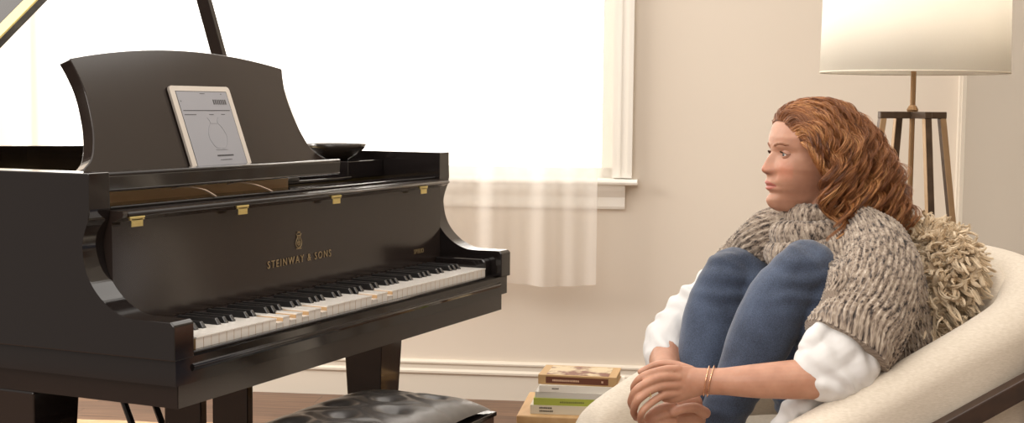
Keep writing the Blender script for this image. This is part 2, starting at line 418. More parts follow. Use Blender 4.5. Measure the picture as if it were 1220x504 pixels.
# shelf rail in front of the music desk, tray with slot, wooden inner board
RX1 = .87
PALEW = mat('pale_wood', srgb(240, 214, 190), .5)
bm = bmesh.new(); prism(bm, [(.166, .986), (.164, 1.012), (.167, 1.018), (.176, 1.0195), (.29, 1.014), (.29, .976), (.44, .972), (.44, .964), (.276, .964), (.276, 1.000), (.19, .998), (.186, .986)], WA+.001, RX1, 0)
tray = obj('desk_tray', bm, EB, piano)
bm = bmesh.new(); tube(bm, [(WA+.002, .1675, 1.0165), (RX1, .1675, 1.0165)], .0036, 16); obj('tray_edge', bm, EDG, tray, True)
bm = bmesh.new(); tube(bm, [(WA+.002, .1675, .9875), (RX1, .1675, .9875)], .0028, 16); obj('tray_edge', bm, EDG, tray, True)
obj('tuning_pin_board', bbox(WA+.001, .80, .262, .275, .76, .985, 0), WOODIN, piano)
obj('pin_block', bbox(WA+.001, W-WA-.001, .19, .262, .90, .9545, 0), EB, piano)
obj('pin_block', bbox(1.175, W-WA-.001, .325, .52, .955, 1.000, .002), EB, piano)
for x0, x1, y, z in ((.30, .385, .176, .972), (.485, .585, .176, .972)):
    bm = bmesh.new(); pp = catmull([(x0, y+.03, z+.006), (x0+.02, y+.012, z+.010), (x0+.055, y-.004, z+.003), (x1, y-.012, z-.012)], 12)
    tube(bm, pp, [(.0016, .0045)]*12, 8, up=(0, 0, 1)); obj('ribbon_strap', bm, PALEW, piano)
# music desk leaning back 20 degrees
TL = math.radians(20)
DY0, DZ0 = .396, 1.008
def dk(x, s, off=0):                                          # s metres up the leaning board, off metres in front of it
    return Vector((x, DY0+s*math.sin(TL)-off*math.cos(TL), DZ0+s*math.cos(TL)+off*math.sin(TL)))
half = [(.450, -.035), (.450, 0), (.444, .006), (.414, .026), (.394, .060), (.381, .100), (.374, .150), (.375, .185), (.384, .222), (.391, .240)]
hc = half[:2]+[tuple(p) for p in catmull(half[2:], 30)]
top = [(.398*math.cos(a), .240+.036*math.sin(a)) for a in np.linspace(.0, math.pi, 34)][1:-1]
top = [(x*.98, .243+.033*(1-(x/.398)**2)) for x, _ in top]
ol = hc+top+[(-x, s) for x, s in hc[::-1]]
cxd = .7125
bm = bmesh.new()
A = [bm.verts.new(dk(cxd+x, s, 0)) for x, s in ol]; B = [bm.verts.new(dk(cxd+x, s, -.030)) for x, s in ol]
bm.faces.new(A); bm.faces.new(B[::-1])
for i in range(len(ol)): bm.faces.new((A[i], A[(i+1) % len(ol)], B[(i+1) % len(ol)], B[i]))
bmesh.ops.recalc_face_normals(bm, faces=bm.faces)
o = obj('music_desk', bm, EBS, piano)
bv = o.modifiers.new('b', 'BEVEL'); bv.width = .0045; bv.segments = 3; bv.limit_method = 'ANGLE'; bv.angle_limit = .6
obj('desk_ledge', bbox(cxd-.44, cxd+.44, .30, .44, .955, .9635, .002), EB, piano)
# open lid, hinged on the straight side, and its prop
th = math.radians(38); LY = .64
def lp(a, y, h): return Vector((a*math.cos(th)-h*math.sin(th), y, ZR+.004+a*math.sin(th)+h*math.cos(th)))
lo = [(0, LY), (W, LY), (W, YE)]+[(x, y) for x, y in curve[1:-1]]+[(0, YE)]
bm = bmesh.new(); A = [bm.verts.new(lp(x, y, 0)) for x, y in lo]; B = [bm.verts.new(lp(x, y, .018)) for x, y in lo]
bm.faces.new(A); bm.faces.new(B[::-1])
for i in range(len(lo)): bm.faces.new((A[i], A[(i+1) % len(lo)], B[(i+1) % len(lo)], B[i]))
lid = obj('lid', bm, EB, piano)
bm = bmesh.new()
v = [bm.verts.new(lp(x, y, h)) for x, y, h in ((.02, LY-.003, .0175), (W-.02, LY-.003, .0175), (W-.02, LY+.03, .0195), (.02, LY+.03, .0195), (.02, LY-.003, .0215), (W-.02, LY-.003, .0215), (W-.02, LY+.03, .0225), (.02, LY+.03, .0225))]
for q in ((0,3,2,1),(4,5,6,7),(0,1,5,4),(1,2,6,5),(2,3,7,6),(3,0,4,7)): bm.faces.new([v[i] for i in q])
obj('lid_hinge', bm, BRASS, lid)
pb = Vector((W-.10, .86, .99)); pt = Vector(lp(1.02, 1.06, 0))
pb = Vector((1.30, .720, .985)); pt = Vector((1.27, 1.03, 2.005))
dx = (pt-pb).normalized(); yv = Vector((0, 1, 0)); yv = (yv-dx*yv.dot(dx)).normalized(); xv = dx.cross(yv)
bm = bmesh.new(); V = []
for P in (pb, pt):
    for a, b_ in ((-1, -1), (1, -1), (1, 1), (-1, 1)): V.append(bm.verts.new(P+yv*(a*.019)+xv*(b_*.010)))
for q in ((0,3,2,1),(4,5,6,7),(0,1,5,4),(1,2,6,5),(2,3,7,6),(3,0,4,7)): bm.faces.new([V[i] for i in q])
bevel(bm, .002, 2); obj('lid_prop', bm, EBS, piano)
# iron plate and soundboard inside the case
ins = [(x+(-.07 if x > .7 else .07), y-(.0 if y < 1.3 else .07)) for x, y in curve]
bm = bmesh.new(); prism(bm, [(W-.07, .47)]+ins+[(.07, .47)], .90, .915, 2); obj('iron_plate', bm, PLATE, piano)
# legs: square, tapered, with collar and caster
def pleg(cx_, cy_, w):
    bm = bmesh.new()
    def ring(z, h): return [bm.verts.new((cx_+a*h, cy_+b_*h, z)) for a, b_ in ((-1,-1),(1,-1),(1,1),(-1,1))]
    L = [ring(.6105, w*.5), ring(.12, w*.33), ring(.115, w*.40), ring(.075, w*.40), ring(.070, w*.30)]
    bm.faces.new(L[0]); bm.faces.new(L[-1][::-1])
    for A, B in zip(L, L[1:]):
        for k in range(4): bm.faces.new((A[k], A[(k+1) % 4], B[(k+1) % 4], B[k]))
    bevel(bm, .003, 2); o = obj('leg', bm, EB, piano)
    bm = bmesh.new(); tube(bm, [(cx_-.014, cy_, .034), (cx_+.014, cy_, .034)], .0245, 20); 
    tube(bm, [(cx_, cy_, .075), (cx_, cy_, .04)], .011, 10); obj('caster', bm, BRASS, o)
pleg(1.355, .352, .125); pleg(.085, .372, .125); pleg(.62, 1.45, .125)
# pedal lyre
for x in (.595, .775):
    bm = bmesh.new(); prism(bm, [(x-.013, .352), (x+.013, .352), (x+.013, .452), (x-.013, .452)], .16, .6105, 2); bevel(bm, .004, 2); obj('lyre_pillar', bm, EB, piano)
obj('lyre_box', bbox(.545, .825, .335, .475, .085, .160, .005), EB, piano)
for i in (-1, 0, 1):
    bm = bmesh.new(); tube(bm, [(.685+i*.06, .34, .075), (.685+i*.06, .26, .066), (.685+i*.06, .19, .060)], [(.005, .008), (.005, .011), (.004, .019)], 12, up=(0, 0, 1)); obj('pedal', bm, BRASS, piano)
for x in (.64, .74):
    bm = bmesh.new(); tube(bm, [(x, .470, .13), (x, .70, .64)], .0085, 10); obj('lyre_brace', bm, EB, piano)
# tablet on the music desk
tab = tag(empty('tablet', dk(.722, 0, .02)), 'white-framed tablet showing a sheet, leaning on the music desk of the piano', 'tablet')
def tb(x, s, off): return Vector(dk(.720+x, s-.005, off))-tab.location
def rrect(w, h, r, n=6):
    P = []
    for cx2, cy2, a0 in ((w-r, h-r, 0), (-w+r, h-r, 90), (-w+r, -h+r, 180), (w-r, -h+r, 270)):
        for k in range(n+1):
            a = math.radians(a0+90*k/n); P.append((cx2+r*math.cos(a), cy2+r*math.sin(a)))
    return P
def slabp(P, o0, o1, cs=.0):
    bm = bmesh.new(); A = [bm.verts.new(tb(x, y+cs, o0)) for x, y in P]; B = [bm.verts.new(tb(x, y+cs, o1)) for x, y in P]
    bm.faces.new(A); bm.faces.new(B[::-1])
    for i in range(len(P)): bm.faces.new((A[i], A[(i+1) % len(P)], B[(i+1) % len(P)], B[i]))
    return bm
TH, TW = .107, .1135; TC = .084
BEZ = mat('tablet_bezel', srgb(212, 203, 192), .35); SILV = mat('tablet_back', srgb(170, 160, 150), .4, metal=.3)
obj('housing', slabp(rrect(TW, TH, .010), .003, .0085, TC), SILV, tab)
obj('bezel', slabp(rrect(TW-.0005, TH-.0005, .010), .0085, .0093, TC), BEZ, tab)
SCR = mat('screen_glow', srgb(150, 150, 155), .25, emit=srgb(206, 207, 214), estr=.06)
INK = mat('screen_ink', srgb(52, 50, 54), .4); INKL = mat('screen_grey_ink', srgb(136, 136, 141), .4)
obj('screen_border', slabp(rrect(.0965, .0945, .001, 1), .0093, .0096, TC), INK, tab)
scr = obj('screen', slabp(rrect(.0945, .0928, .001, 1), .0096, .0099, TC), SCR, tab)
bm = bmesh.new()
def sb(x0, x1, y0, y1, d=.0103, q=None):
    b_ = q or bm
    A = [b_.verts.new(tb(x, y+TC, .0098)) for x, y in ((x0, y0), (x1, y0), (x1, y1), (x0, y1))]; B = [b_.verts.new(tb(x, y+TC, d)) for x, y in ((x0, y0), (x1, y0), (x1, y1), (x0, y1))]
    b_.faces.new(A); b_.faces.new(B[::-1])
    for i in range(4): b_.faces.new((A[i], A[(i+1) % 4], B[(i+1) % 4], B[i]))
sb(-.088, .088, .0462, .0480); obj('sheet_rule', bm, INK, scr); bm = bmesh.new()
for x0, x1 in ((-.088, -.045), (.004, .020), (.050, .064)): sb(x0, x1, .0365, .0380); obj('sheet_caption', bm, INK, scr); bm = bmesh.new()
for x in np.arange(.033, .085, .0075): sb(x, x+.0045, .062, .074)
obj('sheet_heading', bm, INK, scr); bm = bmesh.new()
for i in range(14): sb(-.012+i*.0045, -.0085+i*.0045, -.0640, -.0605)
obj('sheet_title', bm, INK, scr); bm = bmesh.new()
for i in range(10): sb(-.004+i*.0045, -.0015+i*.0045, -.0735, -.0715)
obj('sheet_subtitle', bm, INK, scr); bm = bmesh.new()
for q_ in ((-.009, .009, .0875, .0890), (-.088, -.0855, .068, .071), (.070, .074, .087, .0885)): sb(*q_); obj('status_mark', bm, INK, scr); bm = bmesh.new()
bm.free()
bm = bmesh.new()
def curve2(P, r): tube(bm, [tb(x, y+TC, .0099) for x, y in catmull(P, 24)], r, 6)
for s in (-1, 1): curve2([(s*.004+.012, -.045), (s*.022+.012, -.040), (s*.034+.012, -.018), (s*.026+.012, .004), (s*.014+.012, .018), (s*.020+.012, .030)], .0006)
curve2([(-.010, -.048), (.034, -.048)], .0008); curve2([(-.004, .016), (.028, .016)], .0006)
obj('sheet_emblem', bm, INKL, scr)
BOWLM = mat('dark_bowl', (.03, .022, .016, 1), .25)
bm = bmesh.new(); lathe(bm, [(.028, 0), (.034, .003), (.055, .014), (.073, .030), (.080, .042), (.076, .042), (.068, .032), (.050, .018), (.02, .010), (.002, .009)], (0, 0, 0), 48)
bo = obj('bowl', bm, BOWLM, None, True); bo.location = (1.262, .412, 1.0005); tag(bo, 'shallow dark bowl on the piano just right of the music desk', 'bowl')
#PART bench
bench = tag(empty('piano_bench', (.50, -.05, 0)), 'black tufted leather bench with dark wood frame pushed under the keyboard', 'bench')
def rel(P, o): return Vector(P)-o.location
BX0, BX1, BY0, BY1 = .12, .885, -.232, .104
def brel(bm):
    for v in bm.verts: v.co -= bench.location
    return bm
MAH = mat('mahogany', srgb(70, 38, 24), .25, noise=((4, 40, 40), srgb(44, 24, 16), 3, .25), coat=.3)
obj('frame', brel(bbox(BX0, BX1, BY0, BY1, .385, .455, .004)), MAH, bench)
obj('frame_moulding', brel(bbox(BX0-.004, BX1+.004, BY0-.004, BY1+.004, .449, .459, .002)), EB, bench)
for x in (BX0+.03, BX1-.03):
    for y in (BY0+.03, BY1-.03):
        bm = bmesh.new(); L = []
        for z, h in ((.385, .026), (.0, .017)): L.append([bm.verts.new((x+a*h, y+b_*h, z)) for a, b_ in ((-1,-1),(1,-1),(1,1),(-1,1))])
        bm.faces.new(L[0]); bm.faces.new(L[1][::-1])
        for k in range(4): bm.faces.new((L[0][k], L[0][(k+1) % 4], L[1][(k+1) % 4], L[1][k]))
        bevel(bm, .002); obj('leg', brel(bm), MAH, bench)
# tufted cushion
NX, NY = 120, 60
bm = bmesh.new(); btn = []
for i in range(4):
    for j in range(2): btn.append((BX0+.10+i*(BX1-BX0-.20)/3, BY0+.105+j*(BY1-BY0-.21)))
for i in range(3): btn.append((BX0+.10+(i+.5)*(BX1-BX0-.20)/3, (BY0+BY1)/2))
def cush(x, y):
    u = (x-BX0)/(BX1-BX0)*2-1; v = (y-BY0)/(BY1-BY0)*2-1
    e = (1-abs(u)**7)**.5*(1-abs(v)**4.5)**.5
    ds = sorted(math.hypot(x-a, y-b_) for a, b_ in btn)
    h = .046*e+.012*(1-u*u)*(1-v*v)
    h -= .030*math.exp(-(ds[0]/.024)**2)*e+.006*math.exp(-((ds[1]-ds[0])/.016)**2)*math.exp(-(ds[0]/.10)**2)
    h += .0016*mnoise.noise(Vector((x*26, y*26, 0)))*e
    return .457+max(h, 0)
G = [[bm.verts.new((BX0+.004+(BX1-BX0-.008)*i/NX, BY0+.004+(BY1-BY0-.008)*j/NY, 0)) for j in range(NY+1)] for i in range(NX+1)]
for r_ in G:
    for v in r_: v.co.z = cush(v.co.x, v.co.y)
for i in range(NX):
    for j in range(NY): bm.faces.new((G[i][j], G[i+1][j], G[i+1][j+1], G[i][j+1]))
bl = [bm.verts.new((x, y, .4565)) for x, y in ((BX0+.004, BY0+.004), (BX1-.004, BY0+.004), (BX1-.004, BY1-.004), (BX0+.004, BY1-.004))]
bm.faces.new(bl[::-1])
obj('cushion', brel(bm), LEATHER, bench, True)
bm = bmesh.new()
for a, b_ in btn: lathe(bm, [(.007, -.004), (.0075, 0), (.005, .003), (.001, .004)], (a, b_, cush(a, b_)+.001), 10)
o = obj('cushion_button', brel(bm), LEATHER, bench, True); o['kind'] = 'stuff'
#PART lamp
lc = at(1087, 135, 3.9); LX, LYY = lc.x, lc.y
lamp = tag(empty('floor_lamp', (LX, LYY, 0)), 'floor lamp with white drum shade on four slanted bronze legs behind the armchair', 'lamp')
BRZ = mat('dark_bronze', srgb(92, 74, 58), .4, metal=.35, noise=(30, srgb(70, 54, 42), 3, .2)); BRZL = mat('antique_brass', srgb(150, 118, 84), .35, metal=.6)
ztop = lc.z+.004; TANM = mat('bronze_lit_side', srgb(176, 146, 112), .4, metal=.3)
ang = math.atan2(FW.y, FW.x)
legdir = []
for k in range(4):
    a = math.radians(10+90*k); d = RT*math.cos(a)+FW*math.sin(a); legdir.append(d)
TR = .088
for d in legdir:
    bm = bmesh.new(); V = []
    side_ = Vector((-d.y, d.x, 0))
    for z, r_ in ((ztop-.018, TR), (0, TR+ztop*.135)):
        for a, b_ in ((-1, -1), (1, -1), (1, 1), (-1, 1)):
            V.append(bm.verts.new(d*(r_+a*.009)+side_*(b_*.0105)+UP*z))
    for q in ((0,3,2,1),(4,5,6,7),(0,1,5,4),(1,2,6,5),(2,3,7,6),(3,0,4,7)): bm.faces.new([V[i] for i in q])
    bevel(bm, .0015, 1); bmesh.ops.recalc_face_normals(bm, faces=bm.faces)
    for f_ in bm.faces:
        if abs(f_.normal.dot(side_)) > .7: f_.material_index = 1  # lighter tan sides: light on the leg edges put into the colour
    obj('leg', bm, [BRZ, TANM], lamp)
for k in range(2):
    bm = bmesh.new(); d = legdir[k]; sd = Vector((-d.y, d.x, 0)); V = []
    for s in (-1, 1):
        for a, b_ in ((-1, -1), (1, -1), (1, 1), (-1, 1)): V.append(bm.verts.new(d*(s*(TR+.010))+sd*(a*.0105)+UP*(ztop-.009+b_*.0095)))
    for q in ((0,3,2,1),(4,5,6,7),(0,1,5,4),(1,2,6,5),(2,3,7,6),(3,0,4,7)): bm.faces.new([V[i] for i in q])
    bevel(bm, .0015, 1); obj('crossbar', bm, BRZ, lamp)
bm = bmesh.new(); tube(bm, [(0, 0, .45), (0, 0, 1.33)], .0075, 14); lathe(bm, [(.014, 0), (.016, .006), (.012, .014), (.009, .018)], (0, 0, ztop), 18); obj('pole', bm, BRZL, lamp)
for k in range(2):
    bm = bmesh.new(); d = legdir[k]; r_ = TR+(ztop-.45)*.135; tube(bm, [d*(-r_)+UP*.45, d*r_+UP*.45], .006, 8); obj('stretcher', bm, BRZ, lamp)
zs = at(1087, 86, 3.9).z-.004
SHD = bpy.data.materials.new('lamp_shade_linen'); SHD.use_nodes = True; t = NT(SHD)
for n_ in list(t.n): t.n.remove(n_)
o_ = t.new('ShaderNodeOutputMaterial'); mx = t.new('ShaderNodeMixShader'); tl = t.new('ShaderNodeBsdfTranslucent'); df = t.new('ShaderNodeBsdfDiffuse')
tl.inputs[0].default_value = (.96, .94, .88, 1); df.inputs[0].default_value = srgb(252, 249, 242); mx.inputs[0].default_value = .5
wv = t.new('ShaderNodeTexNoise', Scale=180.); tc = t.new('ShaderNodeTexCoord'); t.link(tc.outputs['Object'], wv.inputs[0]); bp = t.new('ShaderNodeBump', Strength=.15, Distance=.002); t.link(wv.outputs['Fac'], bp.inputs['Height']); t.link(bp.outputs[0], df.inputs['Normal'])
t.link(df.outputs[0], mx.inputs[1]); t.link(tl.outputs[0], mx.inputs[2]); t.link(mx.outputs[0], o_.inputs[0])
bm = bmesh.new(); R0, R1, SHh = .2545, .2495, .29
rr = [(R0, 0), (R1, SHh), (R1-.0025, SHh), (R0-.0025, 0)]; rings = []
for r_, z in rr: rings.append([bm.verts.new((r_*math.cos(2*math.pi*k/96), r_*math.sin(2*math.pi*k/96), zs+z)) for k in range(96)])
for i in range(4):
    A, B = rings[i], rings[(i+1) % 4]
    for k in range(96): bm.faces.new((A[k], A[(k+1) % 96], B[(k+1) % 96], B[k]))
obj('lamp_shade', bm, SHD, lamp, True)
TAPE = mat('shade_tape', srgb(228, 218, 200), .7)
for z, r_ in ((.002, R0-.0005), (SHh-.002, R1-.0005)):
  bm = bmesh.new(); tube(bm, [(r_*math.cos(a), r_*math.sin(a), zs+z) for a in np.linspace(0, 2*math.pi, 96, endpoint=False)], .0022, 6, closed=True, cap=False)
  obj('shade_trim', bm, TAPE, lamp)
bm = bmesh.new()
for k in range(3):
    a = 2.1*k; tube(bm, [(0, 0, zs+SHh-.03), (R1*math.cos(a)*.99, R1*math.sin(a)*.99, zs+SHh-.004)], .0022, 6)
obj('shade_fitter', bm, BRZL, lamp)
bm = bmesh.new(); lathe(bm, [(.018, 0), (.02, .03), (.016, .06)], (0, 0, 1.30), 16); obj('bulb_socket', bm, BRZL, lamp)
bm = bmesh.new(); lathe(bm, [(.012, .0), (.014, .02), (.028, .06), (.030, .085), (.020, .11), (.002, .118)], (0, 0, 1.36), 20)
obj('bulb', bm, mat('bulb_glow', (1, .85, .65, 1), .5, emit=(1, .90, .78, 1), estr=32), lamp, True)
#PART books
tz = at(640, 494, 3.9)
tabz = .262
e0 = at(613, 498, 3.9)
st = tag(empty('side_table', (at(668, 490, 3.95).x, at(668, 490, 3.95).y, 0)), 'low pale wooden side table carrying the stack of books beside the bench', 'table')
PINE = mat('pale_wood_top', srgb(206, 168, 118), .5, noise=((3, 40, 40), srgb(190, 148, 98), 4, .25))
PINEs = PINE
sa = math.radians(-7)                                       # tabletop turned a little
Sx = (RT*math.cos(sa)+FW*math.sin(sa)); Sy = Vector((-Sx.y, Sx.x, 0))
def obox(bm, c, ax, ay, hx, hy, z0, z1, mi=0):
    V = []
    for z in (z0, z1):
        for a, b_ in ((-1, -1), (1, -1), (1, 1), (-1, 1)): V.append(bm.verts.new(c+ax*(a*hx)+ay*(b_*hy)+UP*z))
    for q in ((0,3,2,1),(4,5,6,7),(0,1,5,4),(1,2,6,5),(2,3,7,6),(3,0,4,7)):
        f = bm.faces.new([V[i] for i in q]); f.material_index = mi
    return V
TZ = at(640, 490, 3.9).z+.003
TCn = Vector((0, 0, 0))+Sx*.115+Sy*.03
bm = bmesh.new(); obox(bm, TCn, Sx, Sy, .225, .16, TZ-.024, TZ); bevel(bm, .004); obj('tabletop', bm, PINE, st)
for a in (-1, 1):
    for b_ in (-1, 1):
        bm = bmesh.new(); c0 = TCn+Sx*(a*.19)+Sy*(b_*.125); tube(bm, [c0+UP*(TZ-.024), c0+Sx*(a*.02)+Sy*(b_*.02)], [.017, .011], 14); obj('leg', bm, PINE, st)
obj('apron', (lambda b2: (obox(b2, TCn, Sx, Sy, .19, .125, TZ-.06, TZ-.0245), b2)[1])(bmesh.new()), PINE, st)
def print_marks(n_, size, c, ax, ay, m, parent):          # illegible print, as it reads in the photograph
    bm = bmesh.new(); x = -n_*size*.36
    for i in range(n_):
        w_ = size*(.22+.14*random.random()); obox(bm, c+ax*(x+w_), ax, ay, w_, .0003, 0, size*(.62+.1*random.random())); x += 2*w_+size*.14
    o = obj('spine_print', bm, m, parent); o['kind'] = 'stuff'; return o
def book(cpx, w, d, z0, h, cov, page, label, rot, grp=None, title=None, txtm=None, paper_edges=True, art=None):
    c = at(cpx, 480, 3.93); ax = RT*math.cos(rot)+FW*math.sin(rot); ay = Vector((-ax.y, ax.x, 0)); base = Vector((c.x, c.y, z0))
    r_ = tag(empty('book', base), label, 'book', grp)
    tcv = .0022 if h > .012 else .0012
    bm = bmesh.new(); Z = Vector((0, 0, 0))
    obox(bm, Z, ax, ay, w/2, d/2, 0, tcv); obox(bm, Z, ax, ay, w/2, d/2, h-tcv, h)
    obox(bm, Z-ay*(d/2-.0012), ax, ay, w/2, .0012, tcv, h-tcv); o = obj('cover', bm, cov, r_)
    bm = bmesh.new(); obox(bm, Z+ay*.001, ax, ay, w/2-.003, d/2-.0035, tcv, h-tcv); obj('pages', bm, page, r_)
    if title:
        for n_, size, off, zz in title: print_marks(n_, size, Z-ay*(d/2+.0002)+ax*off+UP*zz, ax, ay, txtm, o)
    return r_, ax, ay
z = TZ
WH = mat('cover_cream', srgb(214, 204, 182), .5); GRN = mat('cover_green', srgb(168, 176, 72), .5); GREY = mat('cover_grey_white', srgb(206, 200, 190), .45); WH2 = mat('cover_white', srgb(232, 226, 214), .45)
TANB = mat('cover_tan', srgb(188, 152, 104), .6); BRNB = mat('cover_brown', srgb(104, 58, 38), .45)
TX = mat('print_dark', srgb(96, 88, 74), .6); TXG = mat('print_olive', srgb(120, 122, 60), .6); TXL = mat('print_pale', srgb(206, 170, 140), .6)
H = [.034, .0255, .021, .030, .0]
book(690, .255, .185, z+.0005, .0240, WH, PAPER, 'thick cream book with dark print on its spine, lowest in the stack', sa, None, [(7, .0070, -.085, .0145), (8, .0070, -.082, .0060), (5, .0085, .045, .0070)], TX); z += .0247
book(692, .250, .180, z, .0190, GRN, PAPER, 'green book between the cream book and the white books of the stack', sa+.02, None, [(13, .0070, -.02, .0070)], TXG); z += .0192
book(692, .236, .175, z, .0165, GREY, PAPER, 'thin grey-white book lying directly on the green book', sa-.02, None); z += .0167
book(694, .232, .170, z, .0180, WH2, PAPER, 'white book with pale pages directly under the brown picture book', sa+.03, None, [(6, .0050, -.07, .0080)], TX); z += .0182
r_, ax, ay = book(691, .215, .150, z, .0260, TANB, mat('pages_tan', srgb(196, 166, 122), .8, noise=((1, 1, 300), srgb(170, 138, 96), 2, .3)), 'tan and brown picture-cover book, topmost of the stack', sa-.05)
bm = bmesh.new(); obox(bm, -ay*.0757, ax, ay, .086, .0006, .004, .0215); sp = obj('spine_panel', bm, BRNB, r_)
print_marks(14, .0075, -ay*.0765+ax*(-.03)+UP*.0095, ax, ay, TXL, sp); print_marks(1, .0075, -ay*.0765+ax*(.07)+UP*.0095, ax, ay, TXL, sp)
ART = mat('cover_art', srgb(120, 72, 50), .5, noise=(22, srgb(206, 186, 150), 4, .07))
bm = bmesh.new(); obox(bm, Vector((0, 0, 0)), ax, ay, .086, .064, .0261, .0266); obj('cover_picture', bm, ART, r_)
#PART chair
CH0 = math.radians(19)
CU = (-RT*math.cos(CH0)-FW*math.sin(CH0)); CV = (FW*math.cos(CH0)-RT*math.sin(CH0))   # forward and to the far side of the chair
_a = at(960, 500, 2.62); CO = Vector((_a.x, _a.y, 0))-CU*.18+CV*.36
def cp(u, v, z): return CO+CU*u+CV*v+UP*z
chair = tag(empty('armchair', CO), 'cream upholstered barrel armchair with dark wood frame, the seated woman in it', 'armchair')
def crel(bm):
    for v in bm.verts: v.co -= CO
    return bm
LINEN = bpy.data.materials.new('cream_linen'); LINEN.use_nodes = True; t = NT(LINEN); b = t.n['Principled BSDF']; b.inputs['Roughness'].default_value = .85; b.inputs['Sheen Weight'].default_value = .2
tc = t.new('ShaderNodeTexCoord'); hs = []
for rot_ in ((0, .6, .5), (.5, -.6, 0)):
    mp = t.new('ShaderNodeMapping'); mp.inputs['Rotation'].default_value = rot_; mp.inputs['Scale'].default_value = (110, 110, 520); t.link(tc.outputs['Object'], mp.inputs[0])
    nz = t.new('ShaderNodeTexNoise', Scale=1., Detail=2.); t.link(mp.outputs[0], nz.inputs[0]); hs.append(nz)
ad = t.new('ShaderNodeMath', operation='ADD'); t.link(hs[0].outputs['Fac'], ad.inputs[0]); t.link(hs[1].outputs['Fac'], ad.inputs[1])
mr = t.new('ShaderNodeMapRange'); mr.inputs[1].default_value = .7; mr.inputs[2].default_value = 1.3; t.link(ad.outputs[0], mr.inputs[0])
rp = t.new('ShaderNodeValToRGB'); rp.color_ramp.elements[0].color = srgb(206, 194, 176); rp.color_ramp.elements[1].color = srgb(220, 209, 193); t.link(mr.outputs[0], rp.inputs[0]); t.link(rp.outputs[0], b.inputs['Base Color'])
bp = t.new('ShaderNodeBump', Strength=.15, Distance=.001); t.link(mr.outputs[0], bp.inputs['Height']); t.link(bp.outputs[0], b.inputs['Normal'])
WALN = mat('walnut', srgb(62, 40, 28), .35, noise=((4, 40, 40), srgb(42, 26, 18), 3, .25), coat=.2)
# U-shaped shell : near arm, curved back, far arm. rows: u, v, top z, bottom z, half thickness
sh = catmull([(.375, -.355, .470, .300, .030), (.36, -.36, .492, .30, .046), (.30, -.36, .522, .30, .054), (.18, -.36, .576, .30, .058), (-.06, -.362, .683, .305, .060), (-.22, -.355, .752, .31, .062), (-.34, -.315, .800, .315, .064),
     (-.43, -.20, .838, .32, .064), (-.455, 0, .852, .32, .064), (-.43, .20, .848, .32, .064), (-.34, .315, .810, .315, .062), (-.22, .355, .752, .31, .060), (-.06, .362, .655, .305, .058), (.16, .36, .545, .30, .056), (.27, .36, .485, .30, .052), (.32, .36, .450, .30, .045), (.345, .355, .410, .30, .030)], 150)
bm = bmesh.new(); rings = []
for i, (u, v, zt, zb, h) in enumerate(sh):
    a = sh[max(i-1, 0)]; b_ = sh[min(i+1, len(sh)-1)]; tt = (CU*(b_[0]-a[0])+CV*(b_[1]-a[1])).normalized(); nn = Vector((tt.y, -tt.x, 0))
    c0 = cp(u, v, 0); ring = []
    sec = []
    for k in range(13):
        an = math.pi*k/12; sec.append((math.cos(an)*h, zt-h*.9+math.sin(an)*h*.9))
    for k in range(1, 9): sec.append((-h*(1-.10*k/8)-.004*math.sin(k*.8), zt-h*.9-(zt-h*.9-zb)*k/8))
    sec.append((0, zb-.006))
    for k in range(8, 0, -1): sec.append((h*(1-.10*k/8), zt-h*.9-(zt-h*.9-zb)*k/8))
    for o_, z in sec:
        p = c0+nn*o_+UP*z; q = mnoise.noise(p*7)*.004; ring.append(bm.verts.new(p+nn*q))
    rings.append(ring)
for A, B in zip(rings, rings[1:]):
    n = len(A)
    for k in range(n): bm.faces.new((A[k], A[(k+1) % n], B[(k+1) % n], B[k]))
bm.faces.new(rings[0]); bm.faces.new(rings[-1][::-1])
obj('upholstered_shell', crel(bm), LINEN, chair, True)
# seat cushion
def cushion(name, c, ax, ay, az, hx, hy, hz, m, parent, pw=4, crown=.2, nzs=.004, n=36, orel=None):
    bm = bmesh.new(); bmesh.ops.create_cube(bm, size=2); bmesh.ops.subdivide_edges(bm, edges=bm.edges, cuts=n//2, use_grid_fill=True)
    for v in bm.verts:
        x, y, z = v.co; L = (abs(x)**pw+abs(y)**pw+abs(z)**pw)**(1/pw); x, y, z = x/L, y/L, z/L
        z *= 1-crown*(x*x+y*y)*.5; p = c+ax*(x*hx)+ay*(y*hy)+az*(z*hz); q = mnoise.noise(p*9)*nzs
        v.co = p+(p-c).normalized()*q-(orel if orel is not None else Vector())
    return obj(name, bm, m, parent, True)
cushion('seat_cushion', cp(.03, 0, .385), CU, CV, UP, .37, .300, .062, LINEN, chair, orel=CO)
bkt = (UP*.94-CU*.34).normalized(); cushion('back_cushion', cp(-.325, .0, .63), CV, bkt, bkt.cross(CV), .275, .205, .060, LINEN, chair, orel=CO)
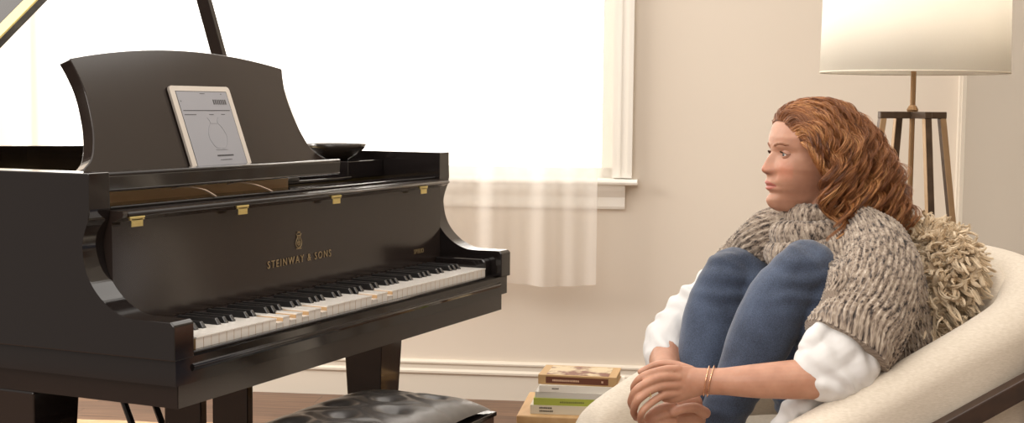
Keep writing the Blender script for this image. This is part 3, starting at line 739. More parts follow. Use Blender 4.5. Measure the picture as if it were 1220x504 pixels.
# wood frame: sloping side rails, back posts, front legs
def cbeam(p, q, wv, hv):
    bm = bmesh.new(); V = []
    for P in (p, q):
        for a, b_ in ((-1, -1), (1, -1), (1, 1), (-1, 1)): V.append(bm.verts.new(P+wv*a+hv*b_))
    for f in ((0,3,2,1),(4,5,6,7),(0,1,5,4),(1,2,6,5),(2,3,7,6),(3,0,4,7)): bm.faces.new([V[i] for i in f])
    bevel(bm, .003, 2); return crel(bm)
for s in (-1, 1):
    vv = s*.440
    obj('side_rail', cbeam(cp(.40 if s < 0 else .30, vv, .36 if s < 0 else .40), cp(-.315, vv, .655), CV*.014, UP*.0205), WALN, chair)
    obj('rear_post', cbeam(cp(-.295, vv, .68), cp(-.40, vv, 0), CV*.015, CU*.024), WALN, chair)
    obj('front_leg', cbeam(cp(.385, vv, .385), cp(.43, vv, 0), CV*.015, CU*.020), WALN, chair)
    obj('lower_rail', cbeam(cp(.39, vv, .285), cp(-.37, vv, .285), CV*.012, UP*.018), WALN, chair)
for u, z in ((.36, .285), (-.36, .285)):
    obj('cross_rail', cbeam(cp(u, -.44, z), cp(u, .44, z), CU*.014, UP*.018), WALN, chair)
#PART throw
FUR = mat('shaggy_wool', srgb(250, 234, 208), .9, noise=(40, srgb(226, 202, 168), 2, .25))
pc = at(1074, 355, 3.0)
pil = tag(empty('shaggy_cushion', pc), 'cream shaggy long-pile wool cushion behind the woman on the armchair back', 'cushion')
pn = (CU*.88+UP*.42-CV*.12).normalized(); px_ = (CV-pn*CV.dot(pn)).normalized(); py_ = pn.cross(px_)
if py_.z < 0: py_ = -py_
core = cushion('cushion_cover', pc, px_, py_, pn, .135, .150, .050, FUR, pil, pw=3.2, crown=.5, orel=pc)
def strands(name, P, rad, m, parent, sides=3, taper=.6, orel=None):
    """P (n, k, 3) polylines -> one mesh of thin tapered tubes"""
    n, k, _ = P.shape; T_ = np.gradient(P, axis=1); T_ /= np.linalg.norm(T_, axis=2, keepdims=True)+1e-9
    ref = rng.normal(size=(n, 1, 3)); A = np.cross(T_, np.broadcast_to(ref, P.shape)); A /= np.linalg.norm(A, axis=2, keepdims=True)+1e-9; B = np.cross(T_, A)
    tt = np.linspace(0, 1, k); rr = (1-taper*tt**2)[None, :, None]*np.asarray(rad).reshape(-1, 1, 1)
    V = np.stack([P+rr*(A*math.cos(2*math.pi*j/sides)+B*math.sin(2*math.pi*j/sides)) for j in range(sides)], 2)
    if orel is not None: V = V-np.array(orel)
    V = V.reshape(-1, 3)
    idx = np.arange(n*k*sides).reshape(n, k, sides)
    a = idx[:, :-1]; b_ = idx[:, 1:]
    Fq = np.stack([a, np.roll(a, -1, 2), np.roll(b_, -1, 2), b_], -1).reshape(-1, 4)
    me = bpy.data.meshes.new(name); me.vertices.add(len(V)); me.vertices.foreach_set('co', V.ravel())
    me.loops.add(Fq.size); me.loops.foreach_set('vertex_index', Fq.ravel().astype(np.int32))
    me.polygons.add(len(Fq)); me.polygons.foreach_set('loop_start', np.arange(0, Fq.size, 4, dtype=np.int32))
    me.polygons.foreach_set('use_smooth', [True]*len(Fq)); me.update(calc_edges=True); me.validate()
    # per-strand tone
    at_ = me.attributes.new('tone', 'FLOAT', 'POINT'); at_.data.foreach_set('value', np.repeat(rng.random(n), k*sides).astype(np.float32))
    return link(name, me, m, parent)
cv = np.array([v.co[:] for v in core.data.vertices])+np.array(pc); r0_ = cv-np.array(pc)
cn = sum(np.outer((r0_@np.array(a_))/h_**2, np.array(a_)) for a_, h_ in ((px_, .135), (py_, .150), (pn, .085))); cn /= np.linalg.norm(cn, axis=1, keepdims=True)
keep = np.where((cn@np.array(pn) > -.6))[0]; NCL, NPC, k = 1500, 13, 10; P = np.zeros((NCL*NPC, k, 3)); q_ = 0
for c_ in rng.choice(keep, NCL):
    n0 = cn[c_]; d = n0*.8+rng.normal(size=3)*.75+np.array([0, 0, -.35]); d /= np.linalg.norm(d); a_ = np.cross(d, rng.normal(size=3)); a_ /= np.linalg.norm(a_); b_ = np.cross(d, a_)
    Lc = rng.uniform(.028, .050); tu = rng.uniform(.6, 1.5)*2*math.pi; f0 = rng.uniform(0, 6.3); u_ = np.linspace(0, 1, k)[:, None]; r0 = rng.uniform(.004, .009)
    path = cv[c_]+n0*(u_*.022)+d*(u_*Lc)+r0*(a_*np.cos(tu*u_+f0)+b_*np.sin(tu*u_+f0))*u_**.5+np.array([0, 0, -.018])*u_**2
    for s_ in range(NPC):
        P[q_] = path+rng.normal(size=3)*.0032*(1-.6*u_); q_ += 1
pile = strands('wool_pile', P, .0012, FUR, pil, orel=pc); pile['kind'] = 'stuff'
#PART person
PERS = at(1010, 500, 2.95); PERS.z = .45
def voxel(parts, vox, smooth=0, name='m', relto=PERS):
    """union of closed bmeshes -> one continuous surface, returned as mesh data"""
    me = bpy.data.meshes.new(name); bmj = bmesh.new()
    for p in parts:
        tm = bpy.data.meshes.new('t'); bmesh.ops.recalc_face_normals(p, faces=p.faces); p.to_mesh(tm); p.free(); bmj.from_mesh(tm); bpy.data.meshes.remove(tm)
    for v in bmj.verts: v.co -= relto
    bmj.to_mesh(me); bmj.free()
    o = bpy.data.objects.new('t', me); C.objects.link(o)
    r = o.modifiers.new('r', 'REMESH'); r.mode = 'VOXEL'; r.voxel_size = vox; r.use_smooth_shade = True
    if smooth:
        s = o.modifiers.new('s', 'SMOOTH'); s.iterations = smooth; s.factor = .5
    out = bpy.data.meshes.new_from_object(o.evaluated_get(bpy.context.evaluated_depsgraph_get()))
    bpy.data.objects.remove(o); out.name = name; out.materials.clear(); return out
def limb(pts, n=None, seg=24, up=None):
    """pts rows: px, py, depth, ra[, rb] -> smooth closed tapered tube with round ends"""
    rows = [tuple(at(*p[:3]))+(p[3], p[4] if len(p) > 4 else p[3]) for p in pts]
    n = n or 8*len(pts); q = catmull(rows, n)
    P = [Vector(a[:3]) for a in q]; R = [(a[3], a[4]) for a in q]
    d0 = (P[0]-P[1]).normalized(); d1 = (P[-1]-P[-2]).normalized()
    r0, r1 = min(R[0]), min(R[-1])
    P = [P[0]+d0*r0*c for c in (.97, .8, .45)]+P+[P[-1]+d1*r1*c for c in (.45, .8, .97)]
    R = [(R[0][0]*c, R[0][1]*c) for c in (.25, .6, .9)]+R+[(R[-1][0]*c, R[-1][1]*c) for c in (.9, .6, .25)]
    bm = bmesh.new(); tube(bm, P, R, seg, up=up); return bm
def ball(c, r, seg=24):
    bm = bmesh.new(); bmesh.ops.create_uvsphere(bm, u_segments=seg, v_segments=seg//2, radius=1)
    rr = r if hasattr(r, '__len__') else (r, r, r)
    for v in bm.verts: v.co = Vector(c)+RT*(v.co.x*rr[0])+FW*(v.co.y*rr[1])+UP*(v.co.z*rr[2])
    return bm
def displace(me, fn):
    n = len(me.vertices); co = np.empty(n*3, np.float32); no = np.empty(n*3, np.float32)
    me.vertices.foreach_get('co', co); me.vertices.foreach_get('normal', no)
    co = co.reshape(-1, 3); no = no.reshape(-1, 3); co = co+no*fn(co)[:, None]; me.vertices.foreach_set('co', co.ravel()); me.update()
def nz3(co, s, o=0): return np.array([mnoise.noise(Vector(p*s)+Vector((o, o, o))) for p in co.astype(float)])
# ---- head: contours stacked from chin to crown; local axes HF forward, HL to her left (towards the camera), HU up
HA = math.radians(13); tilt = math.radians(2)
HF = (-RT*math.cos(HA)-FW*math.sin(HA)); HL = (RT*math.sin(HA)-FW*math.cos(HA)); HU = UP.copy()
HO = at(968, 249, 3.0)                                        # below the ear axis, at chin height
def hp(f, l, z): return HO+HF*f+HL*l+HU*z
zk_ = [-.004, .0, .006, .020, .035, .044, .0505, .056, .065, .0735, .0775, .086, .107, .122, .134, .153, .180, .200, .215, .2235]
# base front, nose/lip extra, half width, back
fr_ = [.078, .091, .0985, .1030, .0985, .1035, .1035, .1050, .1035, .1000, .0985, .0975, .0950, .0925, .0965, .0965, .0880, .0700, .0440, .012]
no_ = [0, 0, 0, 0, 0, 0, 0, 0, .001, .004, .016, .0215, .0125, .0040, .0, 0, 0, 0, 0, 0]
wd_ = [.014, .020, .027, .037, .0455, .0505, .0535, .056, .060, .0635, .0648, .068, .070, .0695, .071, .075, .073, .061, .040, .010]
bk_ = [.055, .030, .008, -.010, -.028, -.036, -.042, -.046, -.056, -.066, -.070, -.077, -.088, -.092, -.095, -.096, -.090, -.072, -.046, -.012]
def hi(z, a): return float(np.interp(z, zk_, a))
NZr, NT_ = 150, 180
zs_ = np.linspace(-.004, .2235, NZr)
def smooth_arr(a):
    y = np.interp(zs_, zk_, a); k = np.array([1, 2, 3, 2, 1.]); k /= k.sum(); yy = np.convolve(np.pad(y, 2, 'edge'), k, 'valid'); return yy
SF, SN, SWd, SB = [smooth_arr(a) for a in (fr_, no_, wd_, bk_)]
def face_f(l, z, F):
    g = lambda a, b_, sa, sb: math.exp(-((a)/sa)**2-((b_)/sb)**2)
    d = 0
    for s in (-1, 1):
        d -= .0062*g(l-s*.031, z-.1165, .0150, .0105)          # eye sockets
        d += .0018*g(l-s*.028, z-.1345, .018, .0070)           # brow ridge
        d += .0045*g(l-s*.040, z-.090, .016, .016)             # cheekbones
        d += .0060*g(l-s*.0125, z-.0815, .0055, .0065)         # nostril wings
        d -= .0030*g(l-s*.022, z-.068, .006, .012)             # fold beside the mouth
        d -= .0025*g(l-s*.026, z-.0515, .006, .006)            # mouth corners
    lip = math.exp(-(l/.020)**4)
    d += lip*(.0030*math.exp(-((z-.0575)/.0042)**2)+.0030*math.exp(-((z-.0445)/.0046)**2)-.0036*math.exp(-((z-.0508)/.0018)**2)-.0035*math.exp(-((z-.0355)/.0050)**2))
    d += .0035*math.exp(-(l/.016)**2-((z-.018)/.012)**2)       # chin
    return d
bm = bmesh.new(); rings = []
for i, z in enumerate(zs_):
    F_, N_, Wd, B_ = SF[i], SN[i], SWd[i], SB[i]; cxh = F_-min(.085, .8*(F_-B_)); ring = []
    for k in range(NT_):
        a = 2*math.pi*k/NT_; ca, sa_ = math.cos(a), math.sin(a)
        e = (2.0+.22*min(1, max(0, (z-.03)/.06))) if ca > 0 else 2.0
        rx = (F_-cxh) if ca > 0 else (cxh-B_)
        q = (abs(ca)**e+abs(sa_)**e)**(-1/e)
        f = cxh+rx*ca*q; l = Wd*sa_*q
        if ca > 0:
            nw = .0085+.006*math.exp(-((z-.084)/.012)**2)
            w_ = min(1, max(0, (ca-.05)/.4))
            f += N_*math.exp(-(abs(l)/nw)**2.2)+face_f(l, z, F_)*w_
        ring.append(bm.verts.new(hp(f, l, z)))
    rings.append(ring)
for A, B in zip(rings, rings[1:]):
    for k in range(NT_): bm.faces.new((A[k], A[(k+1) % NT_], B[(k+1) % NT_], B[k]))
bm.faces.new(rings[0][::-1]); bm.faces.new(rings[-1])
head_bm = bm
parts = [head_bm]
# ear
for s in (-1, 1):
    b2 = bmesh.new(); bmesh.ops.create_uvsphere(b2, u_segments=20, v_segments=12, radius=1)
    for v in b2.verts:
        x, y, z = v.co; v.co = hp(-.004+x*.016-z*.004, s*(.070+y*.007+max(0, -x)*.006), .100+z*.031)
    parts.append(b2)
    parts.append((lambda q: (tube(q, [hp(.010, s*.072, .082), hp(-.010, s*.080, .098), hp(-.014, s*.081, .118), hp(.0, s*.076, .130), hp(.010, s*.073, .122)], .0045, 8), q)[1])(bmesh.new()))
# neck, torso core, arms, legs
nk = bmesh.new(); tube(nk, [hp(-.020, 0, .10), hp(-.018, 0, .06), hp(-.022, 0, .01), hp(-.040, 0, -.05), hp(-.055, 0, -.10)], [.045, .052, .052, .056, .070], 28); parts.append(nk)
jaw = bmesh.new(); tube(jaw, [hp(.066, 0, .016), hp(.035, 0, .014), hp(.0, 0, .018)], [(.012, .014), (.018, .028), (.030, .040)], 20, up=(0, 0, 1)); parts.append(jaw)
parts.append(limb([(1012, 300, 2.98, .085, .10), (1022, 360, 2.97, .10, .13), (1030, 440, 2.97, .095, .125), (1030, 510, 2.97, .11, .15)]))
# near (left) arm
parts.append(limb([(1052, 302, 2.84, .050), (1036, 370, 2.76, .045), (1012, 436, 2.685, .041)]))
parts.append(limb([(1012, 436, 2.685, .041), (985, 450, 2.665, .0385, .041), (950, 452, 2.66, .0375, .0385), (900, 454, 2.67, .0325, .0320), (862, 454.5, 2.69, .0265, .0240), (838, 454.5, 2.70, .0262, .0200), (824, 455, 2.705, .0285, .0185)]))
# far (right) arm
parts.append(limb([(918, 295, 3.12, .048), (862, 345, 3.17, .042), (793, 405, 3.10, .037)]))
parts.append(limb([(793, 405, 3.10, .036), (792, 430, 3.03, .034), (797, 455, 2.92, .028), (812, 472, 2.83, .023), (822, 480, 2.79, .022, .026)]))
# hand helpers
def finger(pts, r0, r1):
    n = len(pts); return limb([p+(r0+(r1-r0)*i/(n-1),) for i, p in enumerate(pts)], n=6*n, seg=14)
def palm(pts): return limb(pts, seg=22)
# near hand: back of the hand towards the camera, fingers bending down over the other hand
parts.append(palm([(834, 455, 2.705, .0270, .0175), (817, 456, 2.705, .0335, .0150), (800, 459, 2.70, .0360, .0130), (789, 461, 2.70, .0310, .0105)]))
parts.append(finger([(808, 440, 2.70), (790, 441, 2.69), (767, 448, 2.685), (756, 459, 2.70), (755, 468, 2.725)], .0090, .0066))
parts.append(finger([(808, 450, 2.695), (786, 450, 2.68), (761, 462, 2.67), (752, 477, 2.69), (754, 486, 2.72)], .0092, .0068))
parts.append(finger([(808, 459, 2.695), (784, 461, 2.68), (762, 475, 2.665), (755, 489, 2.69), (758, 498, 2.72)], .0092, .0066))
parts.append(finger([(810, 468, 2.70), (788, 472, 2.685), (768, 487, 2.67), (763, 499, 2.69), (766, 507, 2.72)], .0084, .0060))
parts.append(finger([(824, 441, 2.72), (803, 434, 2.735), (783, 434, 2.745), (763, 443, 2.75)], .0088, .0062))
# far hand lying underneath, fingers curled round the near wrist side
parts.append(palm([(830, 496, 2.785, .026, .019), (814, 502, 2.765, .031, .016), (800, 506, 2.748, .032, .014), (790, 508, 2.738, .028, .012)]))
for dy, r_ in ((0, .0100), (9, .0102), (18, .0100), (27, .0092)):
    parts.append(finger([(802, 484+dy, 2.738), (784, 488+dy, 2.722), (772, 499+dy, 2.725), (772, 511+dy, 2.745)], r_, r_*.72))
parts.append(finger([(840, 492, 2.765), (828, 486, 2.745), (814, 487, 2.732), (802, 492, 2.725)], .0115, .0085))
# legs and feet under the jeans (feet rest on the seat cushion)
legn = [(1030, 520, 2.86, .085), (1000, 420, 2.86, .068), (962, 330, 2.85, .058)]
shin = [(958, 325, 2.84, .052), (905, 405, 2.86, .050), (868, 470, 2.87, .038), (838, 524, 2.87, .034)]
legf = [(1000, 525, 3.07, .085), (940, 425, 3.07, .068), (872, 332, 3.08, .058)]
shif = [(868, 328, 3.07, .052), (838, 410, 3.05, .048), (812, 480, 3.0, .037), (800, 535, 2.98, .034)]
for L in (legn, shin, legf, shif): parts.append(limb(L))
parts.append(limb([(842, 530, 2.87, .034), (815, 548, 2.84, .030, .038), (785, 556, 2.80, .020, .042)]))
parts.append(limb([(804, 538, 2.98, .034), (780, 554, 2.96, .030, .038), (752, 560, 2.93, .020, .042)]))
SKIN = bpy.data.materials.new('skin'); SKIN.use_nodes = True; t = NT(SKIN); b = t.n['Principled BSDF']
b.inputs['Roughness'].default_value = .48; b.inputs['Subsurface Weight'].default_value = .25; b.inputs['Subsurface Radius'].default_value = (.9, .35, .2); b.inputs['Subsurface Scale'].default_value = .006
at_n = t.new('ShaderNodeVertexColor'); at_n.layer_name = 'tint'
sp_ = t.new('ShaderNodeTexNoise', Scale=420., Detail=2.); tc = t.new('ShaderNodeTexCoord'); t.link(tc.outputs['Object'], sp_.inputs[0])
fk = t.new('ShaderNodeTexNoise', Scale=38., Detail=4.); t.link(tc.outputs['Object'], fk.inputs[0])
rp = t.new('ShaderNodeValToRGB'); rp.color_ramp.elements[0].position = .35; rp.color_ramp.elements[1].position = .7; rp.color_ramp.elements[0].color = (.90, .84, .80, 1); rp.color_ramp.elements[1].color = (1.06, 1.05, 1.04, 1)
t.link(fk.outputs['Fac'], rp.inputs[0])
mm = t.new('ShaderNodeMixRGB', blend_type='MULTIPLY'); mm.inputs[0].default_value = 1; t.link(at_n.outputs[0], mm.inputs[1]); t.link(rp.outputs[0], mm.inputs[2]); t.link(mm.outputs[0], b.inputs['Base Color'])
bp = t.new('ShaderNodeBump', Strength=.06, Distance=.001); t.link(sp_.outputs['Fac'], bp.inputs['Height']); t.link(bp.outputs[0], b.inputs['Normal'])
me = voxel(parts, .0021, 3, 'person')
n = len(me.vertices); co = np.empty(n*3, np.float32); me.vertices.foreach_get('co', co); co = co.reshape(-1, 3)+np.array(PERS, dtype=np.float32)
rel_ = co-np.array(HO); f = rel_@np.array(HF); l = rel_@np.array(HL); z = rel_[:, 2]
base = np.array(srgb(184, 138, 114)[:3]); lips = np.array(srgb(176, 98, 88)[:3]); blush = np.array(srgb(206, 128, 104)[:3]); dark = np.array(srgb(120, 66, 52)[:3])
col = np.tile(base, (n, 1))
def mixc(w_, c):
    global col
    col = col*(1-w_[:, None])+c*w_[:, None]
front = (f > .07).astype(float)
mixc(front*.45*np.exp(-((np.abs(l)-.042)/.018)**2-((z-.083)/.018)**2), blush)
mixc(front*.35*np.exp(-(l/.012)**2-((z-.085)/.010)**2), blush)
top = .0508+.0105*np.clip(1-(np.abs(l)/.0235)**2, 0, 1)**.8; bot = .0508-.0100*np.clip(1-(np.abs(l)/.0235)**2, 0, 1)**.8
wl_ = front*(f > .085)*np.clip((top-z)/.0012+.5, 0, 1)*np.clip((z-bot)/.0012+.5, 0, 1)*(np.abs(l) < .0235); mixc(wl_*.85, lips)
mixc(front*(f > .085)*.75*np.exp(-((z-.0508)/.0010)**2)*(np.abs(l) < .0225), dark)
for s in (-1, 1): mixc(front*.35*np.exp(-((l-s*.032)/.015)**2-((z-.1175)/.009)**2), np.array(srgb(140, 92, 74)[:3]))  # shadow around the eyes painted into the skin tint
for s in (-1, 1): mixc(front*.8*np.exp(-((l-s*.0075)/.0032)**2-((z-.0765)/.0022)**2), dark)
ca_ = me.color_attributes.new('tint', 'FLOAT_COLOR', 'POINT'); ca_.data.foreach_set('color', np.hstack([col, np.ones((n, 1))]).astype(np.float32).ravel())
person = link('person', me, SKIN); person.location = PERS
me.polygons.foreach_set('use_smooth', [True]*len(me.polygons))
tag(person, 'person with copper curls in chunky knit cardigan and jeans, knees drawn up in the armchair', 'person')
def pchild(name, me, m): 
    o = link(name, me, m, person); return o
def prel(bm):
    for v in bm.verts: v.co -= PERS
    return bm
# eyes with lids, lashes, brows
EYEW = mat('eye_white', srgb(226, 216, 208), .15); IRIS = mat('iris_blue', srgb(84, 92, 92), .1); PUP = mat('pupil', (.01, .01, .01, 1), .05)
LASH = mat('lash_brown', srgb(66, 40, 28), .6); BROW = mat('brow_auburn', srgb(150, 102, 74), .7)
LID = mat('eyelid_skin', srgb(170, 120, 98), .48, sss=.25)
from mathutils.bvhtree import BVHTree
bvh = BVHTree.FromPolygons([tuple(v.co) for v in me.vertices], [tuple(p.vertices) for p in me.polygons])
def skin_at(l, z, off=.0004):
    h = bvh.ray_cast(hp(.25, l, z)-PERS, -HF); return (h[0]+h[1]*off+PERS) if h[0] else hp(.09, l, z)
for s in (-1, 1):
    ec = skin_at(s*.0310, .1165)-HF*.0086; b2 = bmesh.new(); bmesh.ops.create_uvsphere(b2, u_segments=40, v_segments=24, radius=.0122)
    gaze = (HF*1+HU*.10).normalized()
    for v in b2.verts: v.co += ec
    for f_ in b2.faces:
        d = (f_.calc_center_median()-ec).normalized().dot(gaze); f_.material_index = 2 if d > .965 else (1 if d > .875 else 0)
    o = obj('eye', prel(b2), [EYEW, IRIS, PUP], person, True)
    b2 = bmesh.new(); R_ = .0134                              # lids: two shells leaving an almond opening
    for lo_, hi_, nm in ((19, 88, 1), (-80, -13, 0)):
        R_ = .0134 if nm else .0129; g = []
        for i in range(14):
            row = []
            for j in range(25):
                az = math.radians(-88+176*j/24); open_ = max(0, math.cos(min(1.57, abs(az)*90/(52 if az*s > 0 else 62))))**.8
                el = (lo_ if nm else hi_)*open_; el1 = 88 if nm else -80; e_ = math.radians(el+(el1-el)*i/13)
                row.append(b2.verts.new(ec+(HF*(math.cos(e_)*math.cos(az))+HL*(math.cos(e_)*math.sin(az))+HU*math.sin(e_))*R_))
            g.append(row)
        for i in range(13):
            for j in range(24): b2.faces.new((g[i][j], g[i+1][j], g[i+1][j+1], g[i][j+1]))
    o2 = obj('eyelid', prel(b2), LID, person, True); sm = o2.modifiers.new('s', 'SOLIDIFY'); sm.thickness = .0012; sm.offset = 1
    P = []
    for j in range(60):
        az = math.radians(-58+116*j/59); e_ = math.radians(19*max(0, math.cos(abs(az)*90/(52 if az*s > 0 else 62)))**.8) if abs(az)*90/(52 if az*s > 0 else 62) < 1.55 else 0; d = HF*(math.cos(e_)*math.cos(az))+HL*(math.cos(e_)*math.sin(az))+HU*math.sin(e_)
        p0 = ec+d*.0140; P.append([p0, p0+d*.0026+UP*.0002, p0+d*.0046+UP*.0016])
    strands('eyelashes', np.array([[tuple(q) for q in r_] for r_ in P]), .00022, LASH, person, orel=PERS)
    P = []
    for j in range(260):
        u = random.random(); lb = .011+.031*u; zb = .1325+.0062*math.sin(.35+u*2.2)+random.gauss(0, .0010)*(1-u*.5)
        p0 = skin_at(s*lb, zb)
        P.append([p0, skin_at(s*(lb+.003), zb+.0010, .0012), skin_at(s*(lb+.006), zb+.0013, .0008)])
    strands('eyebrow', np.array([[tuple(q) for q in r_] for r_ in P]), .00035, BROW, person, orel=PERS)
# ---- jeans
DEN = bpy.data.materials.new('blue_denim'); DEN.use_nodes = True; t = NT(DEN); b = t.n['Principled BSDF']; b.inputs['Roughness'].default_value = .85; b.inputs['Sheen Weight'].default_value = .25
tc = t.new('ShaderNodeTexCoord'); n1 = t.new('ShaderNodeTexNoise', Scale=9., Detail=5.); t.link(tc.outputs['Object'], n1.inputs[0])
mp = t.new('ShaderNodeMapping'); mp.inputs['Rotation'].default_value = (.3, .5, .4); mp.inputs['Scale'].default_value = (90, 500, 500); t.link(tc.outputs['Object'], mp.inputs[0])
n2 = t.new('ShaderNodeTexNoise', Scale=1., Detail=2.); t.link(mp.outputs[0], n2.inputs[0])
ad = t.new('ShaderNodeMath', operation='MULTIPLY_ADD'); t.link(n2.outputs['Fac'], ad.inputs[0]); ad.inputs[1].default_value = .8; t.link(n1.outputs['Fac'], ad.inputs[2])
rp = t.new('ShaderNodeValToRGB'); rp.color_ramp.elements[0].position = .6; rp.color_ramp.elements[1].position = 1.25; rp.color_ramp.elements[0].color = srgb(38, 47, 64); rp.color_ramp.elements[1].color = srgb(78, 92, 117)
mr = t.new('ShaderNodeMapRange'); mr.inputs[1].default_value = .65; mr.inputs[2].default_value = 1.2; t.link(ad.outputs[0], mr.inputs[0]); rp.color_ramp.elements[0].position = 0; rp.color_ramp.elements[1].position = 1
t.link(mr.outputs[0], rp.inputs[0]); t.link(rp.outputs[0], b.inputs['Base Color'])
bp = t.new('ShaderNodeBump', Strength=.25, Distance=.001); t.link(n2.outputs['Fac'], bp.inputs['Height']); t.link(bp.outputs[0], b.inputs['Normal'])
jp = [limb([(1035, 530, 2.87, .108), (1010, 440, 2.86, .092), (975, 350, 2.85, .076), (962, 322, 2.845, .064)]),
      limb([(957, 326, 2.83, .066, .060), (928, 360, 2.835, .067), (905, 405, 2.85, .066), (884, 450, 2.86, .052), (858, 500, 2.87, .047)]),
      limb([(1000, 530, 3.07, .108), (960, 440, 3.07, .092), (905, 360, 3.08, .078), (876, 328, 3.08, .064)]),
      limb([(868, 330, 3.065, .062, .058), (852, 370, 3.06, .064), (842, 415, 3.04, .062), (828, 460, 3.01, .050), (812, 512, 2.98, .047)]),
      limb([(1040, 520, 2.9, .13), (1020, 525, 3.05, .13)])]
me = voxel(jp, .0035, 10, 'jeans')
KN = [np.array(at(965, 335, 2.80)-PERS), np.array(at(880, 335, 3.03)-PERS)]
def jf(co):
    d = np.zeros(len(co)); w_ = .003*nz3(co, 9)+.0016*nz3(co, 24, 5)
    # creases running across the back of the knee and round the calf
    ax = np.array((RT*.55+UP*-.45).normalized())
    for kc in KN:
        r_ = co-kc; dist = np.linalg.norm(r_, axis=1); ph = (r_@np.array(UP))*160+nz3(co, 14, 3)*3.0
        d += .0030*np.sin(ph)*np.exp(-(dist/.085)**2)
    low = np.clip((.14-(co[:, 2]))/.16, 0, 1); d += .0030*low*np.sin(co[:, 2]*230+nz3(co, 10, 9)*4)
    return d+w_
displace(me, jf); o = pchild('jeans', me, DEN); me.polygons.foreach_set('use_smooth', [True]*len(me.polygons))
b2 = bmesh.new()
# ---- white shirt: near cuff, far sleeve, tail
SHIRT = mat('white_cotton', srgb(216, 214, 212), .8, sheen=.1, bump=(600, .1, .0008))
sp = [limb([(1030, 395, 2.76, .055, .060), (1008, 412, 2.71, .062, .062), (990, 428, 2.675, .056, .056), (976, 436, 2.665, .049, .050)]),
      limb([(990, 385, 2.70, .016, .020), (972, 400, 2.665, .020, .022), (962, 414, 2.655, .012, .020)]),
      limb([(1015, 438, 2.68, .054), (994, 449, 2.665, .050), (984, 450, 2.662, .048)]),
      limb([(890, 320, 3.15, .056), (848, 350, 3.165, .053), (808, 388, 3.13, .052), (792, 410, 3.095, .048), (790, 424, 3.06, .044)]),
      limb([(985, 470, 2.72, .020, .03), (962, 475, 2.71, .024, .03), (945, 490, 2.72, .022, .03), (930, 512, 2.74, .02, .04)])]
me = voxel(sp, .003, 5, 'shirt')
def sf(co):
    w = co@np.array(RT)*1.0
    a = nz3(co*np.array([1, 1, 1]), 16); return .0045*a+.0022*nz3(co, 45, 2)+.0048*np.sin((co@np.array((RT*.8+UP*.6)))*150+nz3(co, 12, 4)*5)*np.clip(.5+nz3(co, 8, 8), 0, 1)
displace(me, sf); pchild('shirt', me, SHIRT); me.polygons.foreach_set('use_smooth', [True]*len(me.polygons))
# ---- cardigan: knitted panels with ribs in relief
KNIT = bpy.data.materials.new('marled_wool'); KNIT.use_nodes = True; t = NT(KNIT); b = t.n['Principled BSDF']; b.inputs['Roughness'].default_value = .95; b.inputs['Sheen Weight'].default_value = .3
uv = t.new('ShaderNodeUVMap'); uv.uv_map = 'stitches'
mp = t.new('ShaderNodeMapping'); mp.inputs['Scale'].default_value = (.75, .16, 1); t.link(uv.outputs[0], mp.inputs[0])
nA = t.new('ShaderNodeTexNoise', Scale=2.6, Detail=3., Roughness=.7); t.link(mp.outputs[0], nA.inputs[0])
rp = t.new('ShaderNodeValToRGB'); cr = rp.color_ramp; cr.interpolation = 'LINEAR'
cr.elements[0].position = .36; cr.elements[0].color = srgb(36, 29, 26); cr.elements[1].position = .43; cr.elements[1].color = srgb(104, 90, 79)
e = cr.elements.new(.49); e.color = srgb(144, 128, 113); e = cr.elements.new(.60); e.color = srgb(170, 155, 138); e = cr.elements.new(.70); e.color = srgb(206, 193, 177)
t.link(nA.outputs['Fac'], rp.inputs[0]); t.link(rp.outputs[0], b.inputs['Base Color'])
nB = t.new('ShaderNodeTexNoise', Scale=700., Detail=2.); tc = t.new('ShaderNodeTexCoord'); t.link(tc.outputs['Object'], nB.inputs[0])
bp = t.new('ShaderNodeBump', Strength=.5, Distance=.0015); t.link(nB.outputs['Fac'], bp.inputs['Height']); t.link(bp.outputs[0], b.inputs['Normal'])
RIB, STI = .0130, .0085
